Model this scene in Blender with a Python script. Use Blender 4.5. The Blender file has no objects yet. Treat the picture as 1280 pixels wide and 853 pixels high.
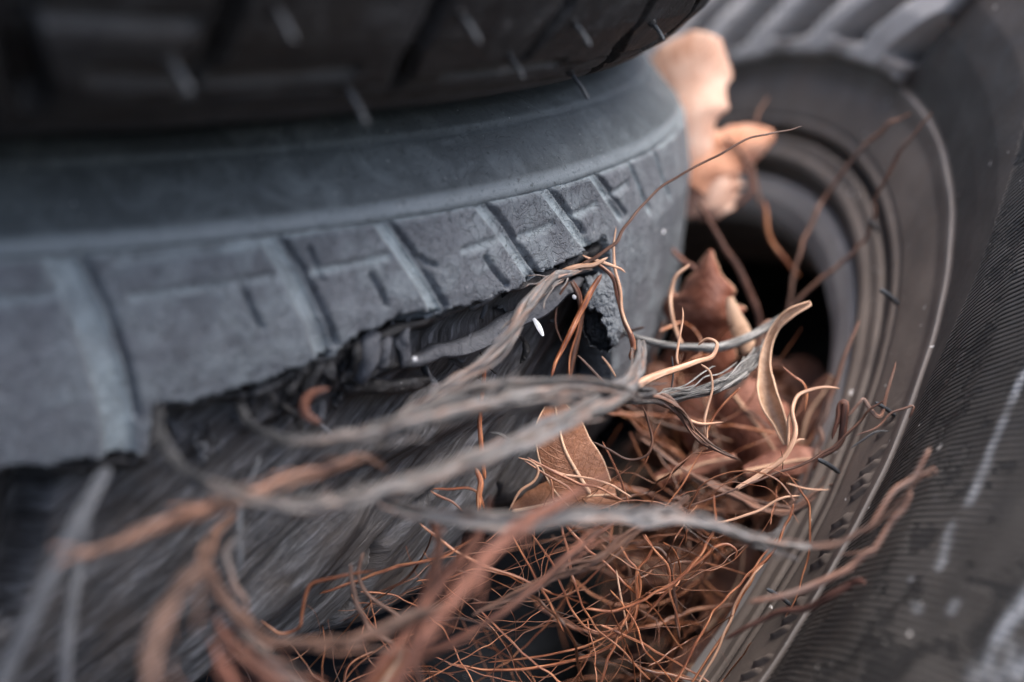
import bpy, math, random
import numpy as np
from mathutils import Matrix, Vector, noise as mnoise
random.seed(7); rng = np.random.default_rng(7)
C = bpy.context.scene.collection
F = 1778.0                                   # focal length in pixels of the 1280 wide photograph (50 mm)
PITCH = math.radians(18.5); cp, sp = math.cos(PITCH), math.sin(PITCH)
CAM = np.array([0.0, 0.0, 0.60])             # camera 60 cm above the soil
RW = np.array([[1, 0, 0], [0, sp, -cp], [0, cp, sp]])      # view axes -> world
def W(p): return np.asarray(p) @ RW.T + CAM
def ray(x, y): return np.array([(x - 640) / F, -(y - 426.5) / F, -1.0])
def at(x, y, d): return ray(x, y) * d        # a point d metres deep
# ------------------------------------------------------------------ materials
def mat(name):
    m = bpy.data.materials.new(name); m.use_nodes = True
    nt = m.node_tree; b = nt.nodes['Principled BSDF']; return m, nt, b
def N(nt, typ, **kw):
    n = nt.nodes.new(typ)
    for k, v in kw.items(): setattr(n, k, v)
    return n
def noise(nt, vec, scale, detail=6, rough=.6, dist=0):
    n = N(nt, 'ShaderNodeTexNoise'); n.inputs['Scale'].default_value = scale
    n.inputs['Detail'].default_value = detail; n.inputs['Roughness'].default_value = rough; n.inputs['Distortion'].default_value = dist
    if vec is not None: nt.links.new(vec, n.inputs['Vector'])
    return n.outputs['Fac']
def ramp(nt, fac, stops):
    r = N(nt, 'ShaderNodeValToRGB'); nt.links.new(fac, r.inputs['Fac'])
    e = r.color_ramp.elements
    while len(e) < len(stops): e.new(.5)
    for i, (p, c) in enumerate(stops):
        e[i].position = p; e[i].color = (*c, 1) if hasattr(c, '__len__') else (c, c, c, 1)
    return r.outputs['Color']
def mix(nt, fac, a, b, mode='MIX'):
    m = N(nt, 'ShaderNodeMix', data_type='RGBA', blend_type=mode)
    for sock, v in ((m.inputs['Factor'], fac), (m.inputs['A'], a), (m.inputs['B'], b)):
        if isinstance(v, (int, float)): sock.default_value = v
        elif isinstance(v, tuple): sock.default_value = (*v, 1)
        else: nt.links.new(v, sock)
    return m.outputs['Result']
def math_(nt, op, a, b=0.0, clamp=False):
    m = N(nt, 'ShaderNodeMath', operation=op, use_clamp=clamp)
    for i, v in enumerate((a, b)):
        if isinstance(v, (int, float)): m.inputs[i].default_value = v
        else: nt.links.new(v, m.inputs[i])
    return m.outputs[0]
def bump(nt, h, dist, strength=1.0, nrm=None):
    b = N(nt, 'ShaderNodeBump'); b.inputs['Distance'].default_value = dist; b.inputs['Strength'].default_value = strength
    nt.links.new(h, b.inputs['Height'])
    if nrm is not None: nt.links.new(nrm, b.inputs['Normal'])
    return b.outputs['Normal']
def attr(nt, name): return N(nt, 'ShaderNodeAttribute', attribute_name=name).outputs['Fac']
def objco(nt): return N(nt, 'ShaderNodeTexCoord').outputs['Object']
def uvco(nt, sx, sy, off=True):
    mp = N(nt, 'ShaderNodeMapping'); mp.inputs['Scale'].default_value = (sx, sy, 1)
    nt.links.new(N(nt, 'ShaderNodeTexCoord').outputs['UV'], mp.inputs['Vector'])
    if off:
        oi = N(nt, 'ShaderNodeObjectInfo'); k = math_(nt, 'MULTIPLY', oi.outputs['Random'], 50)
        cb = N(nt, 'ShaderNodeCombineXYZ'); nt.links.new(k, cb.inputs[0]); nt.links.new(k, cb.inputs[2])
        nt.links.new(cb.outputs[0], mp.inputs['Location'])
    return mp.outputs['Vector']
def link(nt, a, sock): nt.links.new(a, sock)

def rubber(name, dark, light, dust_light_col, dust_light_k=1.0, rough=(.45, .8), bmp=.0006, stain=None, patch=14, spec=.22):
    m, nt, b = mat(name); co = objco(nt); b.inputs['Specular IOR Level'].default_value = spec
    big = noise(nt, co, patch, 8, .62); fine = noise(nt, co, 420, 6, .7); mid = noise(nt, co, 95, 7, .65, .6)
    base = ramp(nt, big, [(.32, dark), (.68, light)])
    base = mix(nt, ramp(nt, mid, [(.45, 0.0), (.70, .45)]), base, dust_light_col)
    d = math_(nt, 'MULTIPLY', attr(nt, 'dust_light'), dust_light_k)  # also carries highlights painted on ledge grooves and bead toe
    d = math_(nt, 'MULTIPLY', d, math_(nt, 'ADD', noise(nt, co, 60, 5), .45), True)
    base = mix(nt, d, base, dust_light_col)
    if stain:
        base = mix(nt, ramp(nt, noise(nt, co, 22, 4, .5), [(.52, 0.0), (.72, .6)]), base, stain)
    pits = ramp(nt, noise(nt, co, 700, 3, .6), [(.30, 1.0), (.40, 0.0)])
    base = mix(nt, math_(nt, 'MULTIPLY', pits, .55), base, tuple(x * .35 for x in dark))
    sp_ = ramp(nt, noise(nt, co, 900, 2, .5), [(.735, 0.0), (.76, .8)])
    base = mix(nt, sp_, base, (.42, .43, .45))
    link(nt, base, b.inputs['Base Color'])
    link(nt, ramp(nt, mid, [(.3, rough[0]), (.7, rough[1])]), b.inputs['Roughness'])
    h = math_(nt, 'ADD', math_(nt, 'MULTIPLY', fine, .45), math_(nt, 'MULTIPLY', mid, .9))
    cracks = ramp(nt, noise(nt, co, 160, 3, .55, 1.5), [(.47, 1.0), (.5, 0.0), (.53, 1.0)])
    h = math_(nt, 'ADD', h, math_(nt, 'MULTIPLY', cracks, .2))
    link(nt, bump(nt, h, bmp), b.inputs['Normal'])
    return m
M_MID = rubber('dusty_blue_grey_rubber', (.072, .080, .095), (.142, .151, .170), (.27, .315, .34), 1.1, (.6, .9), .0014)
M_MIDS = rubber('shaded_dusty_sidewall_rubber', (.045, .053, .060), (.080, .094, .104), (.17, .195, .215), 1.0, (.55, .85), .0005)  # base darkened to paint in the shade under the top tyre
M_TOP = rubber('dark_black_rubber', (.011, .011, .012), (.034, .033, .035), (.11, .11, .115), 1.0, (.4, .75), .0007, stain=(.026, .022, .019))
M_PIN = rubber('pin_rubber', (.03, .033, .04), (.06, .068, .08), (.08, .09, .10), 0, (.4, .6), .0001)

def side_mat():
    m, nt, b = mat('ribbed_sidewall_rubber'); co = objco(nt); b.inputs['Specular IOR Level'].default_value = .3
    big = noise(nt, co, 11, 8, .6); mid = noise(nt, co, 80, 7, .65, .4); fine = noise(nt, co, 500, 5, .7)
    base = ramp(nt, big, [(.34, (.066, .053, .046)), (.68, (.140, .113, .098))])
    base = mix(nt, math_(nt, 'MULTIPLY', attr(nt, 'dust_light'), math_(nt, 'ADD', noise(nt, co, 50, 5), .5), True), base, (.50, .48, .475))
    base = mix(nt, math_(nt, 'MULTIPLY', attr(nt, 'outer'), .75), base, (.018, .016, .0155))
    rb = attr(nt, 'rib'); ang = attr(nt, 'ang')
    wob = math_(nt, 'MULTIPLY', math_(nt, 'SUBTRACT', noise(nt, co, 30, 2), .5), .5)
    s = math_(nt, 'SINE', math_(nt, 'ADD', math_(nt, 'MULTIPLY', ang, 1050.0), wob))
    s01 = math_(nt, 'ADD', math_(nt, 'MULTIPLY', s, .5), .5)
    dirt = ramp(nt, noise(nt, co, 85, 5, .6, .5), [(.53, 0.0), (.58, 1.0)])
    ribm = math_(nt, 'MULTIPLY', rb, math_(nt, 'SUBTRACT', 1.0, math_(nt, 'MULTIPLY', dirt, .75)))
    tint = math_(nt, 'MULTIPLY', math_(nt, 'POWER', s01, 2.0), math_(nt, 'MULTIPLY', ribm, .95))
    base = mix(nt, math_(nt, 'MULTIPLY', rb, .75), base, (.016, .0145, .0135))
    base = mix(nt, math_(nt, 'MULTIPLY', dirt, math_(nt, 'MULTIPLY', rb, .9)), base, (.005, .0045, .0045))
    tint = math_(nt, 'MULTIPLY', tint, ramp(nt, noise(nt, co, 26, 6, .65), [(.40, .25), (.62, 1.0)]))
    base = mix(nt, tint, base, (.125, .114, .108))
    sp_ = ramp(nt, noise(nt, co, 330, 2, .4), [(.755, 0.0), (.775, 1.0)])
    base = mix(nt, sp_, base, (.55, .52, .5))
    base = mix(nt, attr(nt, 'scuff'), base, (.40, .42, .46))
    link(nt, base, b.inputs['Base Color'])
    link(nt, ramp(nt, mid, [(.3, .55), (.7, .8)]), b.inputs['Roughness'])
    h = math_(nt, 'ADD', math_(nt, 'MULTIPLY', mid, .5), math_(nt, 'MULTIPLY', fine, .2))
    n1 = bump(nt, h, .0005)
    n2 = bump(nt, math_(nt, 'MULTIPLY', s01, ribm), .0022, 1.0, n1)
    link(nt, n2, b.inputs['Normal'])
    return m
M_SIDE = side_mat()

def fibre_rubber(name, dark, light, warm):
    """torn, fibrous rubber and cord: streaks run along the u axis of the UV map"""
    m, nt, b = mat(name); co = objco(nt)
    uv = uvco(nt, 3, 22, False); uv2 = uvco(nt, 9, 95, False)
    a = noise(nt, uv, 1.6, 8, .62, .5); f = noise(nt, uv2, 1.6, 6, .65, .7)
    g = math_(nt, 'ADD', math_(nt, 'MULTIPLY', a, .55), math_(nt, 'MULTIPLY', f, .45))
    base = ramp(nt, g, [(.40, dark), (.52, tuple((x + y) * .35 for x, y in zip(dark, light))), (.64, light)])
    base = mix(nt, ramp(nt, noise(nt, co, 28, 5), [(.45, 0.0), (.7, .75)]), base, warm, 'MIX')
    link(nt, base, b.inputs['Base Color']); b.inputs['Roughness'].default_value = .62
    ch = noise(nt, co, 130, 7, .62, .6); g = math_(nt, 'ADD', math_(nt, 'MULTIPLY', g, .6), math_(nt, 'MULTIPLY', ch, .22))
    link(nt, bump(nt, g, .0032), b.inputs['Normal'])
    return m
M_TORN = fibre_rubber('torn_cord_rubber', (.009, .009, .011), (.19, .194, .215), (.06, .045, .038))
M_TEAR = rubber('freshly_torn_black_rubber', (.012, .012, .013), (.035, .034, .036), (.09, .092, .10), .8, (.3, .55), .0012)
M_TORNS = rubber('grey_ply_rubber', (.035, .037, .044), (.085, .09, .102), (.11, .115, .125), .5, (.5, .8), .0008)
M_PALE = rubber('pale_torn_rubber', (.045, .048, .058), (.11, .115, .13), (.16, .165, .18), .5, (.5, .8), .0008)

def strand_mat(name, cols, sx=2.0, sy=14, contrast=(.35, .65), bmp=.0005, rough=.7, fuzz=1.0):
    m, nt, b = mat(name)
    uv = uvco(nt, sy, sx); uvf = uvco(nt, sy * 3, sx * 2.0)
    a = noise(nt, uv, 1.0, 5, .6, .3); f = noise(nt, uvf, 1.5, 4, .6)
    g = math_(nt, 'ADD', math_(nt, 'MULTIPLY', a, .7), math_(nt, 'MULTIPLY', f, .3))
    n = len(cols); lo, hi = contrast
    base = ramp(nt, g, [(lo + (hi - lo) * i / (n - 1), c) for i, c in enumerate(cols)])
    oi = N(nt, 'ShaderNodeObjectInfo')
    k = math_(nt, 'ADD', math_(nt, 'MULTIPLY', oi.outputs['Random'], .5), .72)
    hsv = N(nt, 'ShaderNodeHueSaturation'); link(nt, k, hsv.inputs['Value']); link(nt, base, hsv.inputs['Color'])
    tv = N(nt, 'ShaderNodeAttribute', attribute_name='tint')
    kk = math_(nt, 'ADD', tv.outputs['Fac'], 1.0)
    hs2 = N(nt, 'ShaderNodeHueSaturation'); link(nt, kk, hs2.inputs['Value']); link(nt, hsv.outputs[0], hs2.inputs['Color'])
    link(nt, hs2.outputs[0], b.inputs['Base Color'])
    b.inputs['Roughness'].default_value = rough
    link(nt, bump(nt, g, bmp), b.inputs['Normal'])
    return m
GR, PK, OR, DK = (.10, .10, .11), (.20, .118, .09), (.30, .11, .06), (.016, .015, .015)
M_GREY = strand_mat('weathered_grey_bark', [DK, GR, (.17, .16, .155), PK, (.30, .225, .195)], .8, 4, (.33, .68), .0012)
M_PINK = strand_mat('pinkish_brown_bark', [(.06, .05, .047), (.17, .11, .09), (.22, .10, .062), (.27, .18, .14)], .8, 4, (.33, .68), .001)
M_RUST = strand_mat('rusty_orange_bark', [(.035, .016, .012), (.10, .036, .023), (.20, .078, .045)], 1.2, 5)
M_BROWN = strand_mat('dark_brown_bark', [(.035, .025, .022), (.11, .06, .045), (.20, .12, .09)], 2, 5)
M_BLACK = strand_mat('blackened_twig_bark', [(.012, .012, .014), (.03, .03, .033), (.06, .06, .066)], 3, 5, rough=.45)
M_TWIG = strand_mat('split_grey_bark', [(.02, .02, .02), (.16, .155, .15), (.42, .41, .40)], 1.2, 12, (.4, .58), .0012)
M_FIB = strand_mat('orange_root_skin', [(.04, .013, .007), (.20, .062, .026), (.58, .27, .14)], 1.1, 5, bmp=.0001, rough=.36)
M_FIBD = strand_mat('dark_root_skin', [(.02, .010, .007), (.08, .035, .022), (.19, .09, .055)], 1.1, 5, bmp=.0001, rough=.5)
M_FIBP = strand_mat('pale_root_skin', [(.25, .115, .065), (.46, .26, .165), (.68, .46, .34)], 1.1, 5, bmp=.0001, rough=.55)

def leaf_mat(name, c0, c1, c2, trans=.25, vein=.35, bmp=.0006):
    m, nt, b = mat(name); co = objco(nt)
    uv = uvco(nt, 1, 1, False)
    a = noise(nt, co, 90, 7, .65); f = noise(nt, co, 650, 4, .7)
    base = ramp(nt, a, [(.33, c0), (.5, c1), (.68, c2)])
    sep = N(nt, 'ShaderNodeSeparateXYZ'); link(nt, uv, sep.inputs[0])
    d = math_(nt, 'ABSOLUTE', math_(nt, 'SUBTRACT', sep.outputs[0], .5))
    v = math_(nt, 'SINE', math_(nt, 'MULTIPLY', math_(nt, 'ADD', sep.outputs[1], math_(nt, 'MULTIPLY', d, -.5)), 75))
    vm = ramp(nt, v, [(.86, 0.0), (.98, vein)])
    base = mix(nt, vm, base, c2)
    base = mix(nt, ramp(nt, f, [(.5, 0.0), (.75, .45)]), base, c0)
    link(nt, base, b.inputs['Base Color']); b.inputs['Roughness'].default_value = .55
    link(nt, bump(nt, math_(nt, 'ADD', f, math_(nt, 'MULTIPLY', vm, .8)), bmp), b.inputs['Normal'])
    t = N(nt, 'ShaderNodeBsdfTranslucent'); link(nt, base, t.inputs['Color'])
    ms = N(nt, 'ShaderNodeMixShader'); ms.inputs[0].default_value = trans
    out = nt.nodes['Material Output']
    link(nt, b.outputs[0], ms.inputs[1]); link(nt, t.outputs[0], ms.inputs[2]); link(nt, ms.outputs[0], out.inputs['Surface'])
    return m
L_PEACH = leaf_mat('pale_peach_leaf', (.66, .38, .27), (.84, .58, .46), (.90, .72, .62), .4)
L_ORANGE = leaf_mat('orange_dry_leaf', (.26, .085, .04), (.42, .16, .08), (.58, .29, .17))
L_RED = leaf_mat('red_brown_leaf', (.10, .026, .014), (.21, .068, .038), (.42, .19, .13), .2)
L_BROWN = leaf_mat('brown_leaf', (.17, .065, .03), (.27, .11, .055), (.38, .18, .1), .15, .2)
L_GLOW = leaf_mat('glowing_orange_leaf', (.60, .27, .15), (.80, .43, .28), (.88, .60, .46), .4)
L_TAN = leaf_mat('tan_husk', (.36, .20, .12), (.62, .41, .28), (.80, .60, .44), .3, .05)
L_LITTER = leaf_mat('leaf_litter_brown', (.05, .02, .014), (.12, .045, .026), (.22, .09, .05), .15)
def plain(name, col, rough=.7, scale=300):
    m, nt, b = mat(name); co = objco(nt)
    link(nt, ramp(nt, noise(nt, co, scale, 5), [(.3, tuple(x * .7 for x in col)), (.7, col)]), b.inputs['Base Color'])
    b.inputs['Roughness'].default_value = rough; return m
M_WHITE = plain('white_flake', (.70, .71, .74), .8, 900)
M_RIB = plain('pale_leaf_rib', (.66, .42, .28))

# ------------------------------------------------------------------ objects
def put(name, verts, faces, material, parent=None, uv=None, attrs=None, smooth=True, M=None):
    """verts: world points (parent None) or points in the parent's frame"""
    v = np.asarray(verts, float)
    me = bpy.data.meshes.new(name)
    o = bpy.data.objects.new(name, me); C.objects.link(o)
    if parent is None:
        c = v.mean(0); v = v - c; o.location = c
    else: o.parent = parent
    me.from_pydata([tuple(p) for p in v], [], [tuple(int(i) for i in f) for f in faces])
    if smooth: me.polygons.foreach_set('use_smooth', [True] * len(me.polygons))
    me.materials.append(material)
    if uv is not None:
        ul = me.uv_layers.new(name='UVMap'); li = np.zeros(len(me.loops), np.int32); me.loops.foreach_get('vertex_index', li)
        ul.data.foreach_set('uv', np.asarray(uv, np.float32)[li].ravel())
    for k, a in (attrs or {}).items():
        at_ = me.attributes.new(k, 'FLOAT', 'POINT'); at_.data.foreach_set('value', np.asarray(a, np.float32))
    me.update(); return o
def tag(o, label, cat, group=None, kind=None):
    if label: o['label'] = label
    if cat: o['category'] = cat
    if group: o['group'] = group
    if kind: o['kind'] = kind
    return o
def catmull(P, n):
    P = np.asarray(P, float); k = len(P)
    if k == 2: return P[0] + (P[1] - P[0]) * np.linspace(0, 1, n)[:, None]
    Q = np.vstack([2 * P[0] - P[1], P, 2 * P[-1] - P[-2]]); t = np.linspace(0, k - 1 - 1e-9, n); i = t.astype(int); f = (t - i)[:, None]
    a, b, c, d = Q[i], Q[i + 1], Q[i + 2], Q[i + 3]
    return .5 * (2 * b + (c - a) * f + (2 * a - 5 * b + 4 * c - d) * f ** 2 + (3 * b - a - 3 * c + d) * f ** 3)
def tube(P, R, sides=8, lobes=0.0, flat=1.0, seed=0, tip=True, wobble=0.0):
    """P (n,3), R (n,) -> verts, faces, uv ; uv = (around, metres along * 100)"""
    n = len(P); r = np.random.default_rng(seed)
    if wobble:
        w = r.normal(size=(max(4, n // 4), 3)); P = P + catmull(w, n) * wobble * (np.sin(np.linspace(0, np.pi, n)) ** .3)[:, None]
    T = np.gradient(P, axis=0); T /= np.linalg.norm(T, axis=1)[:, None] + 1e-12
    up = np.array([0.1, -.3, 1.0]); A = np.cross(T, up); A /= np.linalg.norm(A, axis=1)[:, None] + 1e-9; B = np.cross(T, A)
    L = np.r_[0, np.cumsum(np.linalg.norm(np.diff(P, axis=0), axis=1))]
    th = np.linspace(0, 2 * np.pi, sides + 1)
    ph = r.uniform(0, 6.28, 4); tw = r.uniform(-8, 8)
    R = np.array(R, float)
    if tip: R = R * np.clip(np.minimum(np.arange(n) + .25, (n - 1 - np.arange(n)) + .25) / 1.5, .1, 1)
    a = th[None, :] + (L * tw)[:, None]
    rr = R[:, None] * (1 + lobes * (.5 * np.sin(3 * th[None] + ph[0] + L[:, None] * 40) + .35 * np.sin(5 * th[None] + ph[1] - L[:, None] * 65) + .25 * np.sin(8 * th[None] + ph[2])))
    V = P[:, None, :] + rr[..., None] * (np.cos(th)[None, :, None] * A[:, None, :] * 1.0 + flat * np.sin(th)[None, :, None] * B[:, None, :])
    V = V.reshape(-1, 3); s1 = sides + 1
    uv = np.stack([np.tile(th / 6.2832, n), np.repeat(L * 100, s1)], 1)
    Fc = [(i * s1 + j, i * s1 + j + 1, (i + 1) * s1 + j + 1, (i + 1) * s1 + j) for i in range(n - 1) for j in range(sides)]
    return V, Fc, uv
def trace(pts, d, n):
    """photo points and their depths in metres -> world points"""
    pts = np.asarray(pts, float)
    dd = np.full(len(pts), d) if np.isscalar(d) else np.interp(np.linspace(0, 1, len(pts)), np.linspace(0, 1, len(d)), d)
    Q = catmull(np.c_[pts, dd], n)
    return W(np.stack([(Q[:, 0] - 640) / F * Q[:, 2], -(Q[:, 1] - 426.5) / F * Q[:, 2], -Q[:, 2]], 1)), Q[:, 2]
def strand(name, label, cat, pts, d, rpx, m, group=None, sides=8, lobes=0.0, flat=1.0, wobble=0.0, parent=None, plies=1, tip=True):
    seed = int(abs(pts[0][0] * 7 + pts[0][1] * 13 + pts[-1][0]))
    length = np.linalg.norm(np.diff(np.asarray(pts, float), axis=0), axis=1).sum()
    n = int(max(14, min(160, length / 4)))
    P, dd = trace(pts, d, n)
    R = (np.full(n, float(rpx)) if np.isscalar(rpx) else np.interp(np.linspace(0, 1, n), np.linspace(0, 1, len(rpx)), rpx)) * dd / F
    if plies == 1:
        V, Fc, uv = tube(P, R, sides, lobes, flat, seed, tip, wobble); tint = np.zeros(len(V))
    else:                                       # a bundle of bark plies lying together
        V = np.zeros((0, 3)); Fc = []; uv = np.zeros((0, 2)); tint = np.zeros(0); r = np.random.default_rng(seed)
        T = np.gradient(P, axis=0); T /= np.linalg.norm(T, axis=1)[:, None]
        A = np.cross(T, [0, 0.0, 1.0]); A /= np.linalg.norm(A, axis=1)[:, None] + 1e-9; B = np.cross(T, A)
        plies = plies * 3
        for k in range(plies):
            ph = 6.283 * k / plies * 2.4 + r.uniform(-.3, .3); L = np.linspace(0, 1, n); tw = r.uniform(-1.6, 2.2); q_ = r.uniform(.15, .85)
            wv = catmull(r.normal(0, .16, (max(5, n // 7), 2)), n)
            off = ((q_ * np.cos(ph + tw * L) + wv[:, 0])[:, None] * A + (q_ * np.sin(ph + tw * L) + wv[:, 1])[:, None] * B * flat) * R[:, None]
            i0 = int(n * max(0, r.uniform(-.5, .3))); i1 = int(n * min(1, r.uniform(.72, 1.5)))
            v, f, u = tube((P + off)[i0:i1], (R * r.uniform(.16, .42))[i0:i1], 7, .22, 1, seed + k, True, wobble)
            Fc += [tuple(q + len(V) for q in g) for g in f]; V = np.vstack([V, v]); uv = np.vstack([uv, u + k * 3.3]); tint = np.r_[tint, np.full(len(v), r.uniform(-.6, .45))]
        for k in range(plies):                  # loose hairs of bark
            a0 = r.integers(2, n - 8); b0 = min(n - 1, a0 + int(r.integers(6, 22))); m_ = b0 - a0
            if m_ < 4: continue
            g_ = r.normal(0, 1.3, 2); e = np.linspace(0, 1, m_)[:, None] ** 1.5
            v, f, u = tube(P[a0:b0] + (A[a0:b0] * g_[0] + B[a0:b0] * g_[1]) * R[a0:b0, None] * (.5 + e), np.full(m_, .00022), 5, 0, 1, seed + k, True, wobble * 2)
            Fc += [tuple(q + len(V) for q in g) for g in f]; V = np.vstack([V, v]); uv = np.vstack([uv, u]); tint = np.r_[tint, np.full(len(v), .2)]
    if parent is not None:                      # parent's frame
        Mi = np.array(parent['_inv']).reshape(4, 4); V = V @ Mi[:3, :3].T + Mi[:3, 3]
    o = put(name, V, Fc, m, parent, uv, {'tint': tint})
    if parent is None: tag(o, label, cat, group)
    return o

# ------------------------------------------------------------------ tyres
class Tyre:
    def __init__(s, c, n, label, outer):
        s.c = np.asarray(c, float); n = np.asarray(n, float); s.n = n / np.linalg.norm(n)
        a = np.cross(s.n, [.3, .1, 1.]); s.a = a / np.linalg.norm(a); s.b = np.cross(s.n, s.a)
        s.R = np.stack([s.a, s.b, s.n], 1)                        # local -> view
        RWl = RW @ s.R
        M4 = np.eye(4); M4[:3, :3] = RWl; M4[:3, 3] = W(s.c)
        s.root = bpy.data.objects.new('tyre', None); C.objects.link(s.root); s.root.empty_display_size = .05
        s.root.matrix_world = Matrix(M4.tolist()); tag(s.root, label, 'tyre')
        inv = np.linalg.inv(M4); s.root['_inv'] = [float(x) for x in inv.ravel()]
        s.outer = np.asarray(outer, float)                        # (h, r) of the outward face, h ascending
    def hit(s, x, y, dr=0.0):
        d = ray(x, y); t = np.arange(.18, .75, .0002)
        L = (d[None] * t[:, None] - s.c) @ s.R
        r = np.hypot(L[:, 0], L[:, 1]); pr = np.interp(L[:, 2], s.outer[:, 0], s.outer[:, 1], left=-1, right=-1) + dr
        k = np.where(r < pr)[0]
        if not len(k): return None
        k = k[0]; return math.atan2(L[k, 1], L[k, 0]) % (2 * math.pi), L[k, 2], t[k]
    def plane_hit(s, x, y, h=0.0):
        d = ray(x, y); t = (s.c @ s.n + h) / (d @ s.n); L = (d * t - s.c) @ s.R
        return math.atan2(L[1], L[0]) % (2 * math.pi), math.hypot(L[0], L[1]), t
def segdist(S, H, pts):
    best = np.full(S.shape, 1e9)
    for (x0, y0), (x1, y1) in zip(pts[:-1], pts[1:]):
        dx, dy = x1 - x0, y1 - y0; t = np.clip(((S - x0) * dx + (H - y0) * dy) / (dx * dx + dy * dy + 1e-12), 0, 1)
        best = np.minimum(best, np.hypot(S - x0 - t * dx, H - y0 - t * dy))
    return best
def smooth01(x): x = np.clip(x, 0, 1); return x * x * (3 - 2 * x)
def thetas(lo, hi, step, coarse=3.0):
    """non uniform angles over the full turn, dense between lo and hi (degrees)"""
    a = list(np.arange(lo, hi, step)); b = list(np.arange(hi, lo + 360, coarse)); return np.radians(np.array(a + b))
def vnoise(X, Y, Z, freq, oct=3):
    pts = np.stack([X.ravel(), Y.ravel(), Z.ravel()], 1) * freq
    r_ = np.random.default_rng(3); out = np.zeros(len(pts)); amp = 1
    for o in range(oct):                              # sum of rotated sines, cheap and smooth
        for k in range(5):
            w = r_.normal(size=3) * (2 ** o); out += amp * np.sin(pts @ w + r_.uniform(0, 6.28)) / 5
        amp *= .55
    return out.reshape(X.shape)
def grid_faces(nr, nc, wrap=True, keep=None):
    f = []
    for i in range(nr - 1):
        for j in range(nc if wrap else nc - 1):
            j2 = (j + 1) % nc
            if keep is None or (keep[i, j] and keep[i, j2] and keep[i + 1, j] and keep[i + 1, j2]):
                f.append((i * nc + j, i * nc + j2, (i + 1) * nc + j2, (i + 1) * nc + j))
    return f
def revolve(r, h, th, disp=None):
    """profile (r, h), disp along outward profile normal -> verts (local)"""
    r = np.asarray(r); h = np.asarray(h)
    TR = np.gradient(r); TH = np.gradient(h); L = np.hypot(TR, TH) + 1e-12; nr_, nh = -TH / L, TR / L
    Rr = r[:, None] + np.zeros((1, len(th))); Hh = h[:, None] + np.zeros((1, len(th)))
    if disp is not None: Rr = Rr + nr_[:, None] * disp; Hh = Hh + nh[:, None] * disp
    return np.stack([Rr * np.cos(th), Rr * np.sin(th), Hh], -1).reshape(-1, 3)
def resample(P, step):
    P = np.asarray(P, float); out = [P[0]]
    for a, b in zip(P[:-1], P[1:]):
        n = max(1, int(np.linalg.norm(b - a) / step)); out += [a + (b - a) * (k + 1) / n for k in range(n)]
    return np.array(out)
def compact(V, faces, *arrs):
    used = np.unique(np.array(faces).ravel()); mp = -np.ones(len(V), int); mp[used] = np.arange(len(used))
    return V[used], mp[np.array(faces)], [a[used] for a in arrs]

# ---- the torn tyre in the middle
mo = [(-.16, .22), (-.15, .25), (-.142, .270), (-.12, .287), (-.09, .299), (-.06, .3045), (-.02, .3045), (0, .300), (.004, .296), (.012, .289), (.018, .280), (.0225, .262), (.023, .24)]
mid = Tyre((-.2388, .1092, -.5110), (.0690, .9459, .3171), 'torn dusty blue grey tyre lying in the middle of the stack', mo)
MT = lambda x, y: mid.hit(min(x, 846), y)
def mtr(pts, dr=0):
    out = []
    for x, y in pts:
        q = mid.hit(x, y, dr)
        if q: out.append((q[0] * .304, q[1]))
    return out
tear_px = [(-60, 588), (60, 584), (120, 572), (186, 566), (191, 508), (240, 504), (310, 489), (350, 470), (400, 448), (440, 424), (500, 396), (545, 390), (600, 380), (650, 360), (695, 333), (725, 320), (757, 294), (763, 322), (764, 420), (754, 520), (738, 640)]
tear = sorted(mtr(tear_px))
ts, thh = np.array([p[0] for p in tear]), np.array([p[1] for p in tear])
th = thetas(278, 352, .09, 3)
hs = np.r_[np.arange(0.0, -.125, -.0006), np.linspace(-.125, -.16, 12)]
rs = np.interp(hs, [p[0] for p in mo], [p[1] for p in mo])
S = (th * .304)[None, :] + np.zeros((len(hs), 1)); H = hs[:, None] + np.zeros((1, len(th)))
disp = np.zeros(S.shape); dust_light = np.zeros(S.shape)
def groove(pts, w, depth, du=1.0, soft=.45):
    g = mtr(pts)
    if len(g) < 2: return
    d = segdist(S, H, g); k = 1 - smooth01((d - w * (1 - soft) / 2) / (w * soft + 1e-9))
    disp[:] = np.minimum(disp, -depth * k); dust_light[:] = np.maximum(dust_light, du * k)
groove([(72, 318), (105, 385), (130, 450), (148, 520), (152, 590)], .0062, .0015)
groove([(326, 285), (360, 335), (385, 385), (404, 435)], .0040, .0014)
groove([(472, 272), (500, 310), (525, 350), (548, 392)], .0032, .0013)
groove([(596, 250), (622, 283), (645, 315), (668, 352)], .0030, .0013)
groove([(676, 232), (700, 262), (722, 292), (742, 315)], .0028, .0012)
groove([(735, 213), (755, 240), (776, 272)], .0026, .0012)
groove([(776, 190), (796, 222), (812, 262)], .0026, .0012)
groove([(805, 168), (822, 200), (836, 245)], .0026, .0012)
for p in ([(165, 372), (260, 360), (352, 345)], [(394, 340), (440, 332), (488, 321)], [(-20, 376), (50, 372), (92, 364)], [(580, 314), (605, 306), (628, 297)],
          [(652, 296), (672, 290), (692, 281)], [(712, 272), (728, 266), (746, 256)], [(762, 246), (775, 238), (786, 230)], [(150, 328), (230, 318), (322, 306)]):
    groove(p, .0020, .0010, .6, .6)
for p in ([(306, 362), (314, 385), (328, 410)], [(388, 312), (398, 332), (404, 350)], [(608, 322), (620, 340), (636, 358)], [(528, 322), (536, 330), (546, 332)], [(466, 344), (476, 362), (484, 380)]):
    groove(p, .0014, .0016, -.2, .6)
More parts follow.
